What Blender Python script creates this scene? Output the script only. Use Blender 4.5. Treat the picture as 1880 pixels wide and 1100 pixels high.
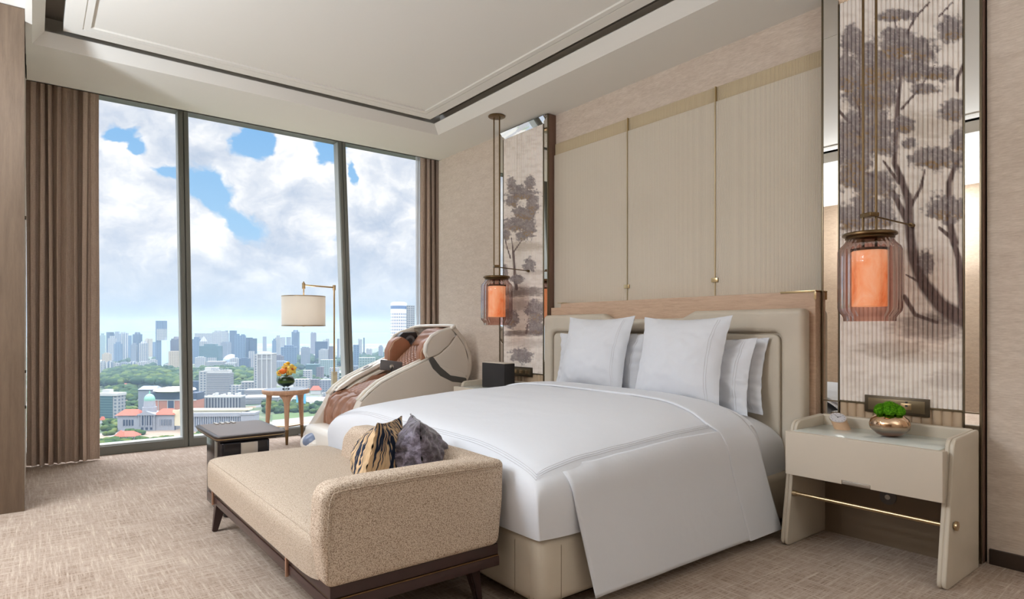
import bpy, bmesh, math, random
import numpy as np
from mathutils import Vector, Matrix, Euler, noise as mnoise

for o in list(bpy.data.objects):
    bpy.data.objects.remove(o, do_unlink=True)
scene = bpy.context.scene
COL = scene.collection
PI = math.pi
R = math.radians

# ------------------------------------------------------------------ camera
FPX = math.sqrt(880 * 1450)          # focal length in pixels of the 1880 wide frame
YAW = math.atan(880 / FPX)           # the camera looks to the right of the window axis (+Y)
CAMH = 1.15
cam = bpy.data.cameras.new('camera')
cam.sensor_width = 36.0
cam.sensor_fit = 'HORIZONTAL'
cam.lens = FPX / 1880 * 36.0
cam.shift_y = 56 / 1880
cam.clip_start = 0.05
cam.clip_end = 60000
camo = bpy.data.objects.new('camera', cam)
camo.location = (0, 0, CAMH)
camo.rotation_euler = (PI / 2, 0, -YAW)
COL.objects.link(camo)
scene.camera = camo

# ------------------------------------------------------------------ colour
def lin(c):
    return tuple((x / 255 / 12.92) if x / 255 <= 0.04045 else ((x / 255 + 0.055) / 1.055) ** 2.4 for x in c)
def rgba(c):
    return (*lin(c), 1.0)

scene.view_settings.view_transform = 'Standard'
scene.view_settings.look = 'None'
scene.view_settings.gamma = 1.0
scene.view_settings.exposure = 0.12
scene.view_settings.use_curve_mapping = False
scene.cycles.max_bounces = 10
scene.cycles.diffuse_bounces = 5
scene.cycles.glossy_bounces = 4
scene.cycles.transmission_bounces = 6
scene.cycles.transparent_max_bounces = 16
scene.cycles.volume_bounces = 1
scene.cycles.sample_clamp_indirect = 6.0
scene.cycles.caustics_reflective = False
scene.cycles.caustics_refractive = False

# ------------------------------------------------------------------ node helpers
class NT:
    def __init__(s, tree):
        s.t = tree; s.n = tree.nodes; s.l = tree.links
    def node(s, typ, **kw):
        nd = s.n.new(typ)
        for k, v in kw.items():
            setattr(nd, k, v)
        return nd
    def put(s, inp, v):
        if v is None: return
        if isinstance(v, bpy.types.NodeSocket): s.l.new(v, inp)
        else:
            try: inp.default_value = v
            except Exception:
                if isinstance(v, (int, float)): inp.default_value = (v, v, v)
                else: inp.default_value = tuple(v)[:3]
    def math(s, op, a, b=None, c=None, clamp=False):
        nd = s.node('ShaderNodeMath', operation=op, use_clamp=clamp)
        s.put(nd.inputs[0], a); s.put(nd.inputs[1], b)
        if c is not None: s.put(nd.inputs[2], c)
        return nd.outputs[0]
    def vmath(s, op, a, b=None):
        nd = s.node('ShaderNodeVectorMath', operation=op)
        s.put(nd.inputs[0], a)
        if b is not None: s.put(nd.inputs[1], b)
        return nd.outputs['Value'] if op in ('DOT_PRODUCT', 'LENGTH') else nd.outputs['Vector']
    def noise(s, vec, scale=5, detail=4, rough=0.5, dist=0.0, out='Fac', dim='3D'):
        nd = s.node('ShaderNodeTexNoise', noise_dimensions=dim)
        if vec is not None: s.put(nd.inputs['Vector'], vec)
        nd.inputs['Scale'].default_value = scale
        nd.inputs['Detail'].default_value = detail
        nd.inputs['Roughness'].default_value = rough
        nd.inputs['Distortion'].default_value = dist
        return nd.outputs[out]
    def ramp(s, fac, stops, interp='LINEAR'):
        nd = s.node('ShaderNodeValToRGB')
        nd.color_ramp.interpolation = interp
        el = nd.color_ramp.elements
        while len(el) < len(stops): el.new(0.5)
        for e, (p, c) in zip(el, stops):
            e.position = p
            e.color = c if len(c) == 4 else (*c, 1)
        s.put(nd.inputs[0], fac)
        return nd.outputs['Color']
    def mix(s, fac, a, b, blend='MIX'):
        nd = s.node('ShaderNodeMix', data_type='RGBA', blend_type=blend)
        s.put(nd.inputs['Factor'], fac)
        s.put(nd.inputs[6], a); s.put(nd.inputs[7], b)
        return nd.outputs[2]
    def maprange(s, v, a, b, c=0.0, d=1.0, smooth=False):
        nd = s.node('ShaderNodeMapRange', interpolation_type='SMOOTHSTEP' if smooth else 'LINEAR')
        s.put(nd.inputs[0], v)
        for i, x in enumerate((a, b, c, d)): s.put(nd.inputs[i + 1], x)
        return nd.outputs[0]
    def mapping(s, vec, loc=(0, 0, 0), rot=(0, 0, 0), scale=(1, 1, 1)):
        nd = s.node('ShaderNodeMapping')
        s.put(nd.inputs[0], vec)
        nd.inputs[1].default_value = loc; nd.inputs[2].default_value = rot; nd.inputs[3].default_value = scale
        return nd.outputs[0]
    def sep(s, vec):
        nd = s.node('ShaderNodeSeparateXYZ'); s.put(nd.inputs[0], vec)
        return nd.outputs
    def comb(s, x, y, z):
        nd = s.node('ShaderNodeCombineXYZ')
        for i, v in enumerate((x, y, z)): s.put(nd.inputs[i], v)
        return nd.outputs[0]

# ------------------------------------------------------------------ sky (world)
def px_dir(u, v):
    """azimuth (from +Y towards +X) and elevation of a direction, radians"""
    a = math.atan((u - 940) / FPX) + YAW
    e = math.atan((606 - v) / FPX * math.cos(math.atan((u - 940) / FPX)))
    return a, e

world = bpy.data.worlds.new('World')
scene.world = world
world.use_nodes = True
W = NT(world.node_tree)
W.n.clear()
tc = W.node('ShaderNodeTexCoord')
dirv = W.vmath('NORMALIZE', tc.outputs['Generated'])
dx, dy, dz = W.sep(dirv)
az = W.math('ARCTAN2', dx, dy)
el = W.math('ARCSINE', dz)
p = W.comb(az, W.math('MULTIPLY', el, 1.25), 0.0)
warp = W.noise(p, scale=7, detail=5, rough=0.6, out='Color')
wv = W.vmath('MULTIPLY', W.vmath('SUBTRACT', warp, (0.5, 0.5, 0.5)), (0.10, 0.10, 0.0))
pw = W.vmath('ADD', p, wv)
n1 = W.noise(pw, scale=5.5, detail=9, rough=0.56)
n1up = W.noise(W.vmath('ADD', pw, (-0.012, 0.026, 0.0)), scale=5.5, detail=9, rough=0.56)
fine = W.noise(pw, scale=26, detail=8, rough=0.62)
paz, pel, _ = W.sep(pw)
def blob(u, v, ru, rv, amp):
    a, e = px_dir(u, v)
    sa = ru / FPX * 0.95; se = rv / FPX * 0.9
    ddx = W.math('DIVIDE', W.math('SUBTRACT', paz, a), sa)
    ddy = W.math('DIVIDE', W.math('SUBTRACT', pel, e * 1.25), se * 1.25)
    r2 = W.math('ADD', W.math('MULTIPLY', ddx, ddx), W.math('MULTIPLY', ddy, ddy))
    return W.math('MULTIPLY', W.math('POWER', 2.718, W.math('MULTIPLY', r2, -1.0)), amp)
def total(lst):
    s = None
    for b in lst:
        o = blob(*b)
        s = o if s is None else W.math('ADD', s, o)
    return s
# gaps of blue between the clouds
gaps = total([(214, 240, 24, 12, 0.85), (250, 270, 18, 14, 0.78), (308, 312, 24, 12, 0.72), (466, 248, 34, 30, 1.25),
              (600, 280, 38, 32, 1.25), (372, 338, 36, 28, 0.88), (396, 364, 16, 18, 0.5), (440, 414, 46, 30, 0.56), (646, 335, 13, 26, 0.95),
              (360, 460, 30, 40, 0.3), (640, 400, 60, 50, 0.2), (615, 440, 12, 50, 0.3)])
# sunlit cloud heads
heads = total([(392, 240, 46, 34, 0.8), (520, 262, 52, 34, 0.9), (560, 300, 44, 36, 0.6), (585, 395, 46, 34, 0.8),
               (395, 445, 34, 34, 0.8), (215, 310, 50, 60, 0.45), (700, 330, 66, 62, 0.6), (270, 430, 70, 50, 0.3),
               (405, 322, 30, 22, 0.5), (212, 265, 22, 14, 0.6), (590, 480, 30, 30, 0.35)])
# grey undersides
greys = total([(500, 450, 60, 48, 0.8), (520, 380, 60, 40, 0.35), (250, 400, 60, 22, 0.3), (700, 470, 60, 40, 0.4), (420, 290, 60, 16, 0.3),
               (300, 240, 40, 26, 0.2)])
lit = W.math('SUBTRACT', n1, n1up)
cover = W.math('SUBTRACT', W.math('ADD', 0.78, W.math('MULTIPLY', W.math('SUBTRACT', n1, 0.5), 1.6)), gaps)
cover = W.math('ADD', cover, W.math('MULTIPLY', heads, 0.35))
cover = W.maprange(W.math('ADD', cover, W.math('MULTIPLY', W.math('SUBTRACT', fine, 0.5), 0.5)), 0.30, 0.58, 0, 1, True)
bright = W.math('ADD', 0.57, W.math('MULTIPLY', lit, 3.8))
bright = W.math('ADD', bright, W.math('MULTIPLY', heads, 0.42))
bright = W.math('SUBTRACT', bright, W.math('MULTIPLY', greys, 0.30))
bright = W.math('ADD', bright, W.math('MULTIPLY', W.math('SUBTRACT', fine, 0.5), 0.55))
cloud = W.ramp(bright, [(0.0, rgba((180, 196, 218))), (0.35, rgba((206, 215, 230))), (0.62, rgba((226, 231, 240))), (0.95, rgba((254, 254, 255)))])
blue = W.ramp(el, [(0.0, rgba((190, 212, 232))), (0.16, rgba((160, 202, 238))), (0.36, rgba((122, 178, 232))), (0.9, rgba((90, 150, 220)))])
sky = W.mix(cover, blue, cloud)
# pale moist air low above the horizon
low = W.math('SUBTRACT', 1.0, W.maprange(el, 0.0, 0.15, 0, 1, True))
lown = W.math('MULTIPLY', low, W.maprange(n1, 0.3, 0.7, 1.0, 0.72))
sky = W.mix(lown, sky, W.ramp(el, [(0.0, rgba((158, 178, 200))), (0.02, rgba((176, 194, 212))), (0.10, rgba((203, 216, 231)))]))
# the high sky out of view is made much brighter to light the room
k = W.maprange(el, R(24), R(46), 1.0, 9.0, True)
# overall strength
below = W.maprange(dz, -0.02, 0.0, 0.25, 1.0)
st = W.math('MULTIPLY', W.math('MULTIPLY', k, below), 1.0)
bg = W.node('ShaderNodeBackground')
W.l.new(sky, bg.inputs['Color']); W.l.new(st, bg.inputs['Strength'])
wo = W.node('ShaderNodeOutputWorld')
W.l.new(bg.outputs[0], wo.inputs['Surface'])
world.cycles.sampling_method = 'MANUAL'
world.cycles.sample_map_resolution = 1024

# ------------------------------------------------------------------ sun (high, behind the building, lights the town)
sd = bpy.data.lights.new('sun', 'SUN')
sd.energy = 0.2
sd.angle = R(3)
sd.color = (1.0, 0.96, 0.90)
so = bpy.data.objects.new('sun', sd)
so.rotation_euler = (R(38), 0, R(-62))     # shines towards +Y and a little +X, from above and behind the camera
COL.objects.link(so)

# recessed downlights added out of view to fill the room (fittings are built with the ceiling)
ADDED_DOWNLIGHTS = [(-2.4, 4.0, 50), (-2.4, 3.1, 52), (-1.2, 3.5, 28), (-1.2, 2.8, 26), (0.35, 3.78, 9)]
# uplighter floor lamps added out of view to brighten ceiling and walls
ADDED_UPLIGHTS = [(-1.7, 3.5, 200, 'furthest from it'), (-1.3, 1.3, 38, 'nearest to it'), (1.7, -1.5, 60, 'behind it')]
# ------------------------------------------------------------------ mesh helpers
class MB:
    """collects shapes into one mesh"""
    def __init__(s):
        s.bm = bmesh.new()
    def _add(s, verts, mat=None):
        if mat is not None:
            bmesh.ops.transform(s.bm, matrix=mat, verts=verts)
    def box(s, x0, x1, y0, y1, z0, z1, bev=0.0, seg=2, rot=None, piv=None):
        b = bmesh.new()
        bmesh.ops.create_cube(b, size=1.0)
        cx, cy, cz = (x0 + x1) / 2, (y0 + y1) / 2, (z0 + z1) / 2
        for v in b.verts:
            v.co = Vector((cx + v.co.x * (x1 - x0), cy + v.co.y * (y1 - y0), cz + v.co.z * (z1 - z0)))
        if bev > 0:
            bmesh.ops.bevel(b, geom=list(b.edges), offset=bev, segments=seg, profile=0.5, affect='EDGES')
        if rot is not None:
            pv = Vector(piv if piv is not None else (cx, cy, cz))
            M = Matrix.Translation(pv) @ Euler(rot).to_matrix().to_4x4() @ Matrix.Translation(-pv)
            bmesh.ops.transform(b, matrix=M, verts=b.verts)
        return s.merge(b)
    def merge(s, b):
        me = bpy.data.meshes.new('tmp'); b.to_mesh(me); b.free()
        s.bm.from_mesh(me); bpy.data.meshes.remove(me)
        return s
    def mesh(s, me, M=None):
        if M is not None: me.transform(M)
        s.bm.from_mesh(me); bpy.data.meshes.remove(me)
        return s
    def lathe(s, prof, cx=0, cy=0, seg=32, ripple=None, cap=True):
        """prof: list of (r, z)"""
        b = bmesh.new(); rings = []
        for (r, z) in prof:
            ring = []
            for i in range(seg):
                a = 2 * PI * i / seg
                rr = r * (1 + (ripple[0] * math.cos(ripple[1] * a) if ripple else 0))
                ring.append(b.verts.new((cx + rr * math.cos(a), cy + rr * math.sin(a), z)))
            rings.append(ring)
        for q in range(len(rings) - 1):
            for i in range(seg):
                j = (i + 1) % seg
                b.faces.new((rings[q][i], rings[q][j], rings[q + 1][j], rings[q + 1][i]))
        if cap:
            if prof[0][0] > 1e-4: b.faces.new(list(reversed(rings[0])))
            if prof[-1][0] > 1e-4: b.faces.new(rings[-1])
        bmesh.ops.remove_doubles(b, verts=b.verts, dist=1e-6)
        return s.merge(b)
    def cyl(s, p0, p1, r0, r1=None, seg=16, cap=True):
        r1 = r0 if r1 is None else r1
        p0 = Vector(p0); p1 = Vector(p1); d = p1 - p0
        b = bmesh.new()
        bmesh.ops.create_cone(b, cap_ends=cap, segments=seg, radius1=r0, radius2=r1, depth=d.length)
        M = Matrix.Translation((p0 + p1) / 2) @ d.to_track_quat('Z', 'Y').to_matrix().to_4x4()
        bmesh.ops.transform(b, matrix=M, verts=b.verts)
        return s.merge(b)
    def tube(s, pts, r, seg=8, closed=False):
        pts = [Vector(q) for q in pts]
        rr = r if isinstance(r, (list, tuple)) else [r] * len(pts)
        b = bmesh.new(); rings = []
        n = len(pts); up = Vector((0, 0, 1))
        for i, q in enumerate(pts):
            a = pts[i - 1] if (i > 0 or closed) else q
            c = pts[(i + 1) % n] if (i < n - 1 or closed) else q
            t = (c - a).normalized()
            if abs(t.dot(up)) > 0.95: up = Vector((1, 0, 0)) if abs(t.x) < 0.9 else Vector((0, 1, 0))
            sx = t.cross(up).normalized(); sy = sx.cross(t).normalized()
            up = sy
            rings.append([b.verts.new(q + (sx * math.cos(2 * PI * k / seg) + sy * math.sin(2 * PI * k / seg)) * rr[i]) for k in range(seg)])
        for i in range(n if closed else n - 1):
            A = rings[i]; B = rings[(i + 1) % n]
            for k in range(seg):
                b.faces.new((A[k], A[(k + 1) % seg], B[(k + 1) % seg], B[k]))
        if not closed:
            b.faces.new(list(reversed(rings[0]))); b.faces.new(rings[-1])
        return s.merge(b)
    def prism(s, poly, h0, h1, axis='Z', bev=0.0, seg=3, holes=()):
        """extrude a 2D outline; axis Z: (x,y); axis Y: (x,z); axis X: (y,z). Uses a filled curve so holes and rounded rims work."""
        cu = bpy.data.curves.new('tmp', 'CURVE'); cu.dimensions = '2D'; cu.fill_mode = 'BOTH'
        for pl in [poly] + list(holes):
            sp = cu.splines.new('POLY'); sp.points.add(len(pl) - 1); sp.use_cyclic_u = True
            for i, q in enumerate(pl): sp.points[i].co = (q[0], q[1], 0, 1)
        t = abs(h1 - h0)
        cu.extrude = max(t / 2 - bev, 1e-5); cu.bevel_depth = bev; cu.bevel_resolution = seg; cu.offset = -bev
        ob = bpy.data.objects.new('tmp', cu)
        me = bpy.data.meshes.new_from_object(ob)
        bpy.data.objects.remove(ob); bpy.data.curves.remove(cu)
        mid = (h0 + h1) / 2
        if axis == 'Z': M = Matrix.Translation((0, 0, mid))
        elif axis == 'Y': M = Matrix(((1, 0, 0, 0), (0, 0, 1, mid), (0, 1, 0, 0), (0, 0, 0, 1)))
        else: M = Matrix(((0, 0, 1, mid), (1, 0, 0, 0), (0, 1, 0, 0), (0, 0, 0, 1)))
        me.transform(M)
        b = bmesh.new(); b.from_mesh(me); bpy.data.meshes.remove(me)
        bmesh.ops.remove_doubles(b, verts=b.verts, dist=1e-5)
        bmesh.ops.recalc_face_normals(b, faces=b.faces)
        return s.merge(b)
    def grid(s, fn, nu, nv, closed_u=False, closed_v=False):
        b = bmesh.new()
        vs = [[b.verts.new(fn(i / (nu if closed_u else nu - 1), j / (nv if closed_v else nv - 1))) for j in range(nv)] for i in range(nu)]
        for i in range(nu if closed_u else nu - 1):
            for j in range(nv if closed_v else nv - 1):
                i2 = (i + 1) % nu; j2 = (j + 1) % nv
                b.faces.new((vs[i][j], vs[i2][j], vs[i2][j2], vs[i][j2]))
        bmesh.ops.remove_doubles(b, verts=b.verts, dist=1e-6)
        bmesh.ops.recalc_face_normals(b, faces=b.faces)
        return s.merge(b)
    def sphere(s, c, r, sub=2, scale=(1, 1, 1), jit=0.0, seed=0):
        b = bmesh.new()
        bmesh.ops.create_icosphere(b, subdivisions=sub, radius=r)
        rnd = random.Random(seed)
        off = Vector((rnd.random() * 50, rnd.random() * 50, rnd.random() * 50))
        for v in b.verts:
            k = 1 + (jit * mnoise.noise(v.co / r * 1.6 + off) if jit else 0)
            v.co = Vector((c[0] + v.co.x * scale[0] * k, c[1] + v.co.y * scale[1] * k, c[2] + v.co.z * scale[2] * k))
        return s.merge(b)

def smooth(me, angle=40):
    me.polygons.foreach_set('use_smooth', [True] * len(me.polygons))
    if angle < 180:
        try: me.set_sharp_from_angle(angle=R(angle))
        except Exception: pass

def part(name, mb, mat, parent=None, sm=40, off=None, label=None, mods=()):
    """one mesh object; with a parent its vertices are taken relative to the root's base"""
    me = bpy.data.meshes.new(name)
    bm = mb.bm if isinstance(mb, MB) else mb
    bm.to_mesh(me); bm.free()
    if off is not None: me.transform(Matrix.Translation(-Vector(off)))
    for m in (mat if isinstance(mat, (list, tuple)) else [mat]): me.materials.append(m)
    if sm: smooth(me, sm)
    o = bpy.data.objects.new(name, me)
    COL.objects.link(o)
    if parent is not None: o.parent = parent
    if label: o['label'] = label
    return o

def thing(name, label, cat, loc=(0, 0, 0), rz=0.0, group=None):
    o = bpy.data.objects.new(name, None)
    o.empty_display_size = 0.1
    o.location = loc; o.rotation_euler = (0, 0, rz)
    COL.objects.link(o)
    o['label'] = label; o['category'] = cat
    if group: o['group'] = group
    return o

def tag(o, label=None, cat=None, group=None, kind=None):
    if label: o['label'] = label
    if cat: o['category'] = cat
    if group: o['group'] = group
    if kind: o['kind'] = kind
    return o

def solo(name, mb, mat, label, cat, base, group=None, sm=40, kind=None, mods=()):
    """a thing that is one mesh; origin at its base"""
    o = part(name, mb, mat, None, sm, off=base)
    o.location = base
    return tag(o, label, cat, group, kind)

def struct(name, mb, mat, sm=0, parent=None):
    o = part(name, mb, mat, parent, sm)
    if parent is None: o['kind'] = 'structure'
    return o

def copy_tree(o, parent=None):
    c = o.copy(); COL.objects.link(c)
    if parent is not None: c.parent = parent
    for ch in list(o.children): copy_tree(ch, c)
    return c

def roundpoly(pts, r, n=5):
    """round the corners of a polygon; r number or list"""
    out = []; m = len(pts)
    for i in range(m):
        P = Vector(pts[i]); A = Vector(pts[i - 1]); B = Vector(pts[(i + 1) % m])
        rr = r[i] if isinstance(r, (list, tuple)) else r
        a = (A - P); b = (B - P)
        if rr <= 0: out.append((P.x, P.y)); continue
        ang = a.angle(b)
        t = min(rr / max(math.tan(ang / 2), 1e-3), a.length * 0.49, b.length * 0.49)
        p0 = P + a.normalized() * t; p1 = P + b.normalized() * t
        for k in range(n + 1):
            q = k / n
            c = p0.lerp(P, q).lerp(P.lerp(p1, q), q)
            out.append((c.x, c.y))
    return out
# ------------------------------------------------------------------ materials
MATS = {}
def M0(name, col=(200, 200, 200), rough=0.6, metal=0.0, spec=0.5, **kw):
    m = bpy.data.materials.new(name); m.use_nodes = True
    t = NT(m.node_tree)
    b = t.n.get('Principled BSDF')
    b.inputs['Base Color'].default_value = rgba(col)
    b.inputs['Roughness'].default_value = rough
    b.inputs['Metallic'].default_value = metal
    b.inputs['Specular IOR Level'].default_value = spec
    for k, v in kw.items():
        b.inputs[k.replace('_', ' ')].default_value = v
    MATS[name] = m
    return m, t, b

def bump(t, b, h, strength=0.3, dist=0.002):
    nd = t.node('ShaderNodeBump')
    nd.inputs['Strength'].default_value = strength
    nd.inputs['Distance'].default_value = dist
    t.put(nd.inputs['Height'], h)
    t.l.new(nd.outputs[0], b.inputs['Normal'])

def obj_co(t):
    return t.node('ShaderNodeTexCoord').outputs['Object']
def geo_co(t):
    return t.node('ShaderNodeNewGeometry').outputs['Position']

def plain(name, col, rough=0.6, metal=0.0, var=0.0, scale=30, bumpk=0.0, bscale=400, **kw):
    m, t, b = M0(name, col, rough, metal, **kw)
    if var:
        n = t.noise(obj_co(t), scale=scale, detail=4)
        c = rgba(col); d = tuple(max(0, x * (1 - var)) for x in c[:3]) + (1,)
        l = tuple(min(1, x * (1 + var)) for x in c[:3]) + (1,)
        t.l.new(t.ramp(n, [(0.3, d), (0.7, l)]), b.inputs['Base Color'])
    if bumpk:
        bump(t, b, t.noise(obj_co(t), scale=bscale, detail=3), bumpk, 0.001)
    return m

PAINT = plain('ceiling_paint', (226, 222, 214), 0.85)
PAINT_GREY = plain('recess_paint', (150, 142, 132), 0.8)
LEATHER = plain('beige_leather', (200, 189, 172), 0.42, var=0.04, scale=6, bumpk=0.12, bscale=350)
LEATHER_DK = plain('inner_leather', (108, 90, 70), 0.5, bumpk=0.1, bscale=350)
IVORY_LEATHER = plain('pale_leather', (205, 193, 177), 0.45, bumpk=0.1, bscale=300)
BRASS = plain('brushed_brass', (190, 166, 130), 0.32, 1.0, var=0.05, scale=60)
BRONZE = plain('aged_bronze', (120, 98, 70), 0.35, 1.0, var=0.08, scale=40)
GOLD = plain('polished_gold', (212, 192, 152), 0.28, 1.0)
DARKFRAME = plain('dark_bronze_trim', (84, 74, 60), 0.38, 0.7)
BROWNSIDE = plain('brown_return', (112, 84, 70), 0.6, var=0.04, scale=20)
BASEB = plain('dark_baseboard', (62, 48, 40), 0.45)
WINFRAME = plain('window_frame_grey', (116, 116, 110), 0.5, 0.2)
WINFRAME_LT = plain('window_gasket_grey', (186, 188, 186), 0.5)
BLACKGLOSS = plain('black_lacquer', (22, 20, 24), 0.15)
TRAYTOP = plain('tray_leather', (112, 98, 90), 0.4, bumpk=0.08)
SILVER = plain('satin_steel', (190, 184, 176), 0.3, 0.9)
MIRROR, _t, _b = M0('mirror', (232, 230, 226), 0.01, 1.0)
PLASTIC_DK = plain('dark_plastic', (44, 42, 44), 0.35)
PLASTIC_GY = plain('grey_plastic', (92, 88, 88), 0.4)
GREYBAND = plain('grey_band', (84, 82, 78), 0.4)
SHELL = plain('shell_beige', (216, 205, 192), 0.25)
SHELLRIM = plain('shell_rim', (240, 234, 224), 0.25)
BRLEATHER = plain('brown_leather', (150, 106, 82), 0.4, var=0.06, scale=12, bumpk=0.15, bscale=250)
BRLEATHER_DK = plain('dark_brown_leather', (104, 66, 46), 0.38, var=0.06, scale=12, bumpk=0.15, bscale=250)
CHROME = plain('chrome', (225, 225, 228), 0.08, 1.0)
GLASSTOP = plain('white_glass_top', (214, 220, 214), 0.08)
WHITEPL = plain('white_plastic', (232, 228, 224), 0.3)
PLATEBR = plain('outlet_plate_bronze', (116, 102, 78), 0.35, 0.6)
TANLEATHER = plain('tan_leather', (206, 170, 138), 0.5, bumpk=0.1)
DKWOOD = plain('dark_wenge', (58, 38, 36), 0.32, var=0.1, scale=20)

# carpet : crossed broken threads
CARPET, t, b = M0('carpet', (160, 142, 124), 0.95, spec=0.1)
co = geo_co(t)
a1 = t.noise(t.mapping(co, scale=(1.0, 22.0, 1)), scale=3.4, detail=5, rough=0.75)
a2 = t.noise(t.mapping(co, scale=(22.0, 1.0, 1)), scale=3.4, detail=5, rough=0.75)
f1 = t.noise(t.mapping(co, scale=(1.0, 9.0, 1)), scale=16, detail=3, rough=0.8)
f2 = t.noise(t.mapping(co, scale=(9.0, 1.0, 1)), scale=16, detail=3, rough=0.8)
big = t.noise(co, scale=1.6, detail=2)
s = t.math('ADD', t.math('MULTIPLY', t.math('MAXIMUM', a1, a2), 0.75), t.math('MULTIPLY', t.math('ADD', f1, f2), 0.22))
s = t.math('ADD', s, t.math('MULTIPLY', t.math('SUBTRACT', big, 0.5), 0.12))
cc = t.ramp(s, [(0.49, rgba((126, 106, 90))), (0.59, rgba((160, 142, 128))), (0.68, rgba((180, 163, 148))), (0.80, rgba((206, 191, 172)))])
t.l.new(cc, b.inputs['Base Color'])
bump(t, b, s, 0.6, 0.004)

# wallpaper : silky horizontal slubs
def wallpaper(name, c0, c1):
    m, t, b = M0(name, c0, 0.6, spec=0.3)
    co = geo_co(t)
    n = t.noise(t.mapping(co, scale=(3, 3, 26)), scale=7, detail=6, rough=0.7)
    n2 = t.noise(t.mapping(co, scale=(2, 2, 9)), scale=3, detail=4, rough=0.6)
    s = t.math('ADD', t.math('MULTIPLY', n, 0.7), t.math('MULTIPLY', n2, 0.3))
    t.l.new(t.ramp(s, [(0.36, rgba(c0)), (0.62, rgba(c1))]), b.inputs['Base Color'])
    bump(t, b, s, 0.5, 0.002)
    return m
WALLP = wallpaper('silk_wallpaper', (198, 181, 165), (224, 210, 196))
WALLPLAIN = plain('plain_wall', (206, 196, 182), 0.8)

# ribbed headboard-wall fabric
def ribbed(name, c0, c1, pitch):
    m, t, b = M0(name, c0, 0.75, spec=0.2)
    co = geo_co(t)
    x, y, z = t.sep(co)
    w = t.math('SINE', t.math('MULTIPLY', y, 2 * PI / pitch))
    w01 = t.math('ADD', t.math('MULTIPLY', w, 0.5), 0.5)
    n = t.noise(t.mapping(co, scale=(1, 60, 60)), scale=6, detail=2)
    n2 = t.noise(co, scale=3, detail=3)
    s = t.math('ADD', t.math('MULTIPLY', w01, 0.55), t.math('ADD', t.math('MULTIPLY', n, 0.3), t.math('MULTIPLY', n2, 0.15)))
    t.l.new(t.ramp(s, [(0.2, rgba(c0)), (0.8, rgba(c1))]), b.inputs['Base Color'])
    bump(t, b, w01, 0.7, 0.003)
    return m
RIBFAB = ribbed('ribbed_panel_fabric', (212, 200, 182), (232, 222, 206), 0.0085)
RIBGOLD = ribbed('ribbed_gold_fabric', (196, 178, 146), (216, 199, 168), 0.0085)

def wood(name, c0, c1, axis=(1, 14, 14), scale=4, rough=0.5, dk=None):
    m, t, b = M0(name, c0, rough)
    co = obj_co(t)
    n = t.noise(t.mapping(co, scale=axis), scale=scale, detail=7, rough=0.65, dist=0.4)
    n2 = t.noise(t.mapping(co, scale=tuple(a * 3 for a in axis)), scale=scale * 2, detail=4, rough=0.8)
    s = t.math('ADD', t.math('MULTIPLY', n, 0.7), t.math('MULTIPLY', n2, 0.3))
    col = t.ramp(s, [(0.34, rgba(c0)), (0.62, rgba(c1))])
    if dk:
        f = t.noise(t.mapping(co, scale=tuple(a * 1.5 for a in axis)), scale=scale * 3, detail=6, rough=0.9)
        col = t.mix(t.maprange(f, 0.66, 0.70), col, rgba(dk))
    t.l.new(col, b.inputs['Base Color'])
    bump(t, b, s, 0.15, 0.001)
    return m
OAK_RAIL = wood('pale_sycamore', (184, 152, 128), (208, 180, 154), axis=(8, 0.8, 8), scale=9)
WARDROBE = wood('washed_oak', (100, 83, 68), (120, 101, 84), axis=(9, 9, 0.7), scale=4, dk=(82, 66, 52))
TABLEWOOD = wood('light_walnut', (172, 132, 104), (200, 160, 130), axis=(9, 9, 0.9), scale=7)
WHITELIN = M0('white_linen', (222, 224, 230), 0.8, spec=0.2)
m, t, b = WHITELIN; WHITELIN = m
bump(t, b, t.noise(obj_co(t), scale=7, detail=3), 0.35, 0.012)
b.inputs['Sheen Weight'].default_value = 0.15
SHEET = plain('white_sheet', (222, 224, 229), 0.8, bumpk=0.05, bscale=60)
STITCH = plain('stitch_thread', (214, 213, 216), 0.8)
SEAMGREY = plain('leather_stitch', (140, 126, 106), 0.6)

# woven bench upholstery
def weave(name, c0, c1, c2, sc, rn=1.0):
    m, t, b = M0(name, c0, 0.9, spec=0.15)
    co = obj_co(t)
    v = t.node('ShaderNodeTexVoronoi'); t.put(v.inputs['Vector'], co); v.inputs['Scale'].default_value = sc
    v.inputs['Randomness'].default_value = rn
    n = t.noise(co, scale=sc * 0.5, detail=4, rough=0.8)
    s = t.math('ADD', t.math('MULTIPLY', v.outputs['Distance'], 0.55), t.math('MULTIPLY', n, 0.62))
    t.l.new(t.ramp(s, [(0.36, rgba(c2)), (0.56, rgba(c1)), (0.74, rgba(c0))]), b.inputs['Base Color'])
    bump(t, b, t.math('SUBTRACT', 1.0, s), 0.5, 0.003)
    return m
WEAVE = weave('oatmeal_weave', (150, 129, 111), (208, 189, 170), (228, 215, 199), 300)
SEATFAB = weave('seat_weave', (160, 142, 124), (190, 174, 157), (205, 191, 175), 330)

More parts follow.
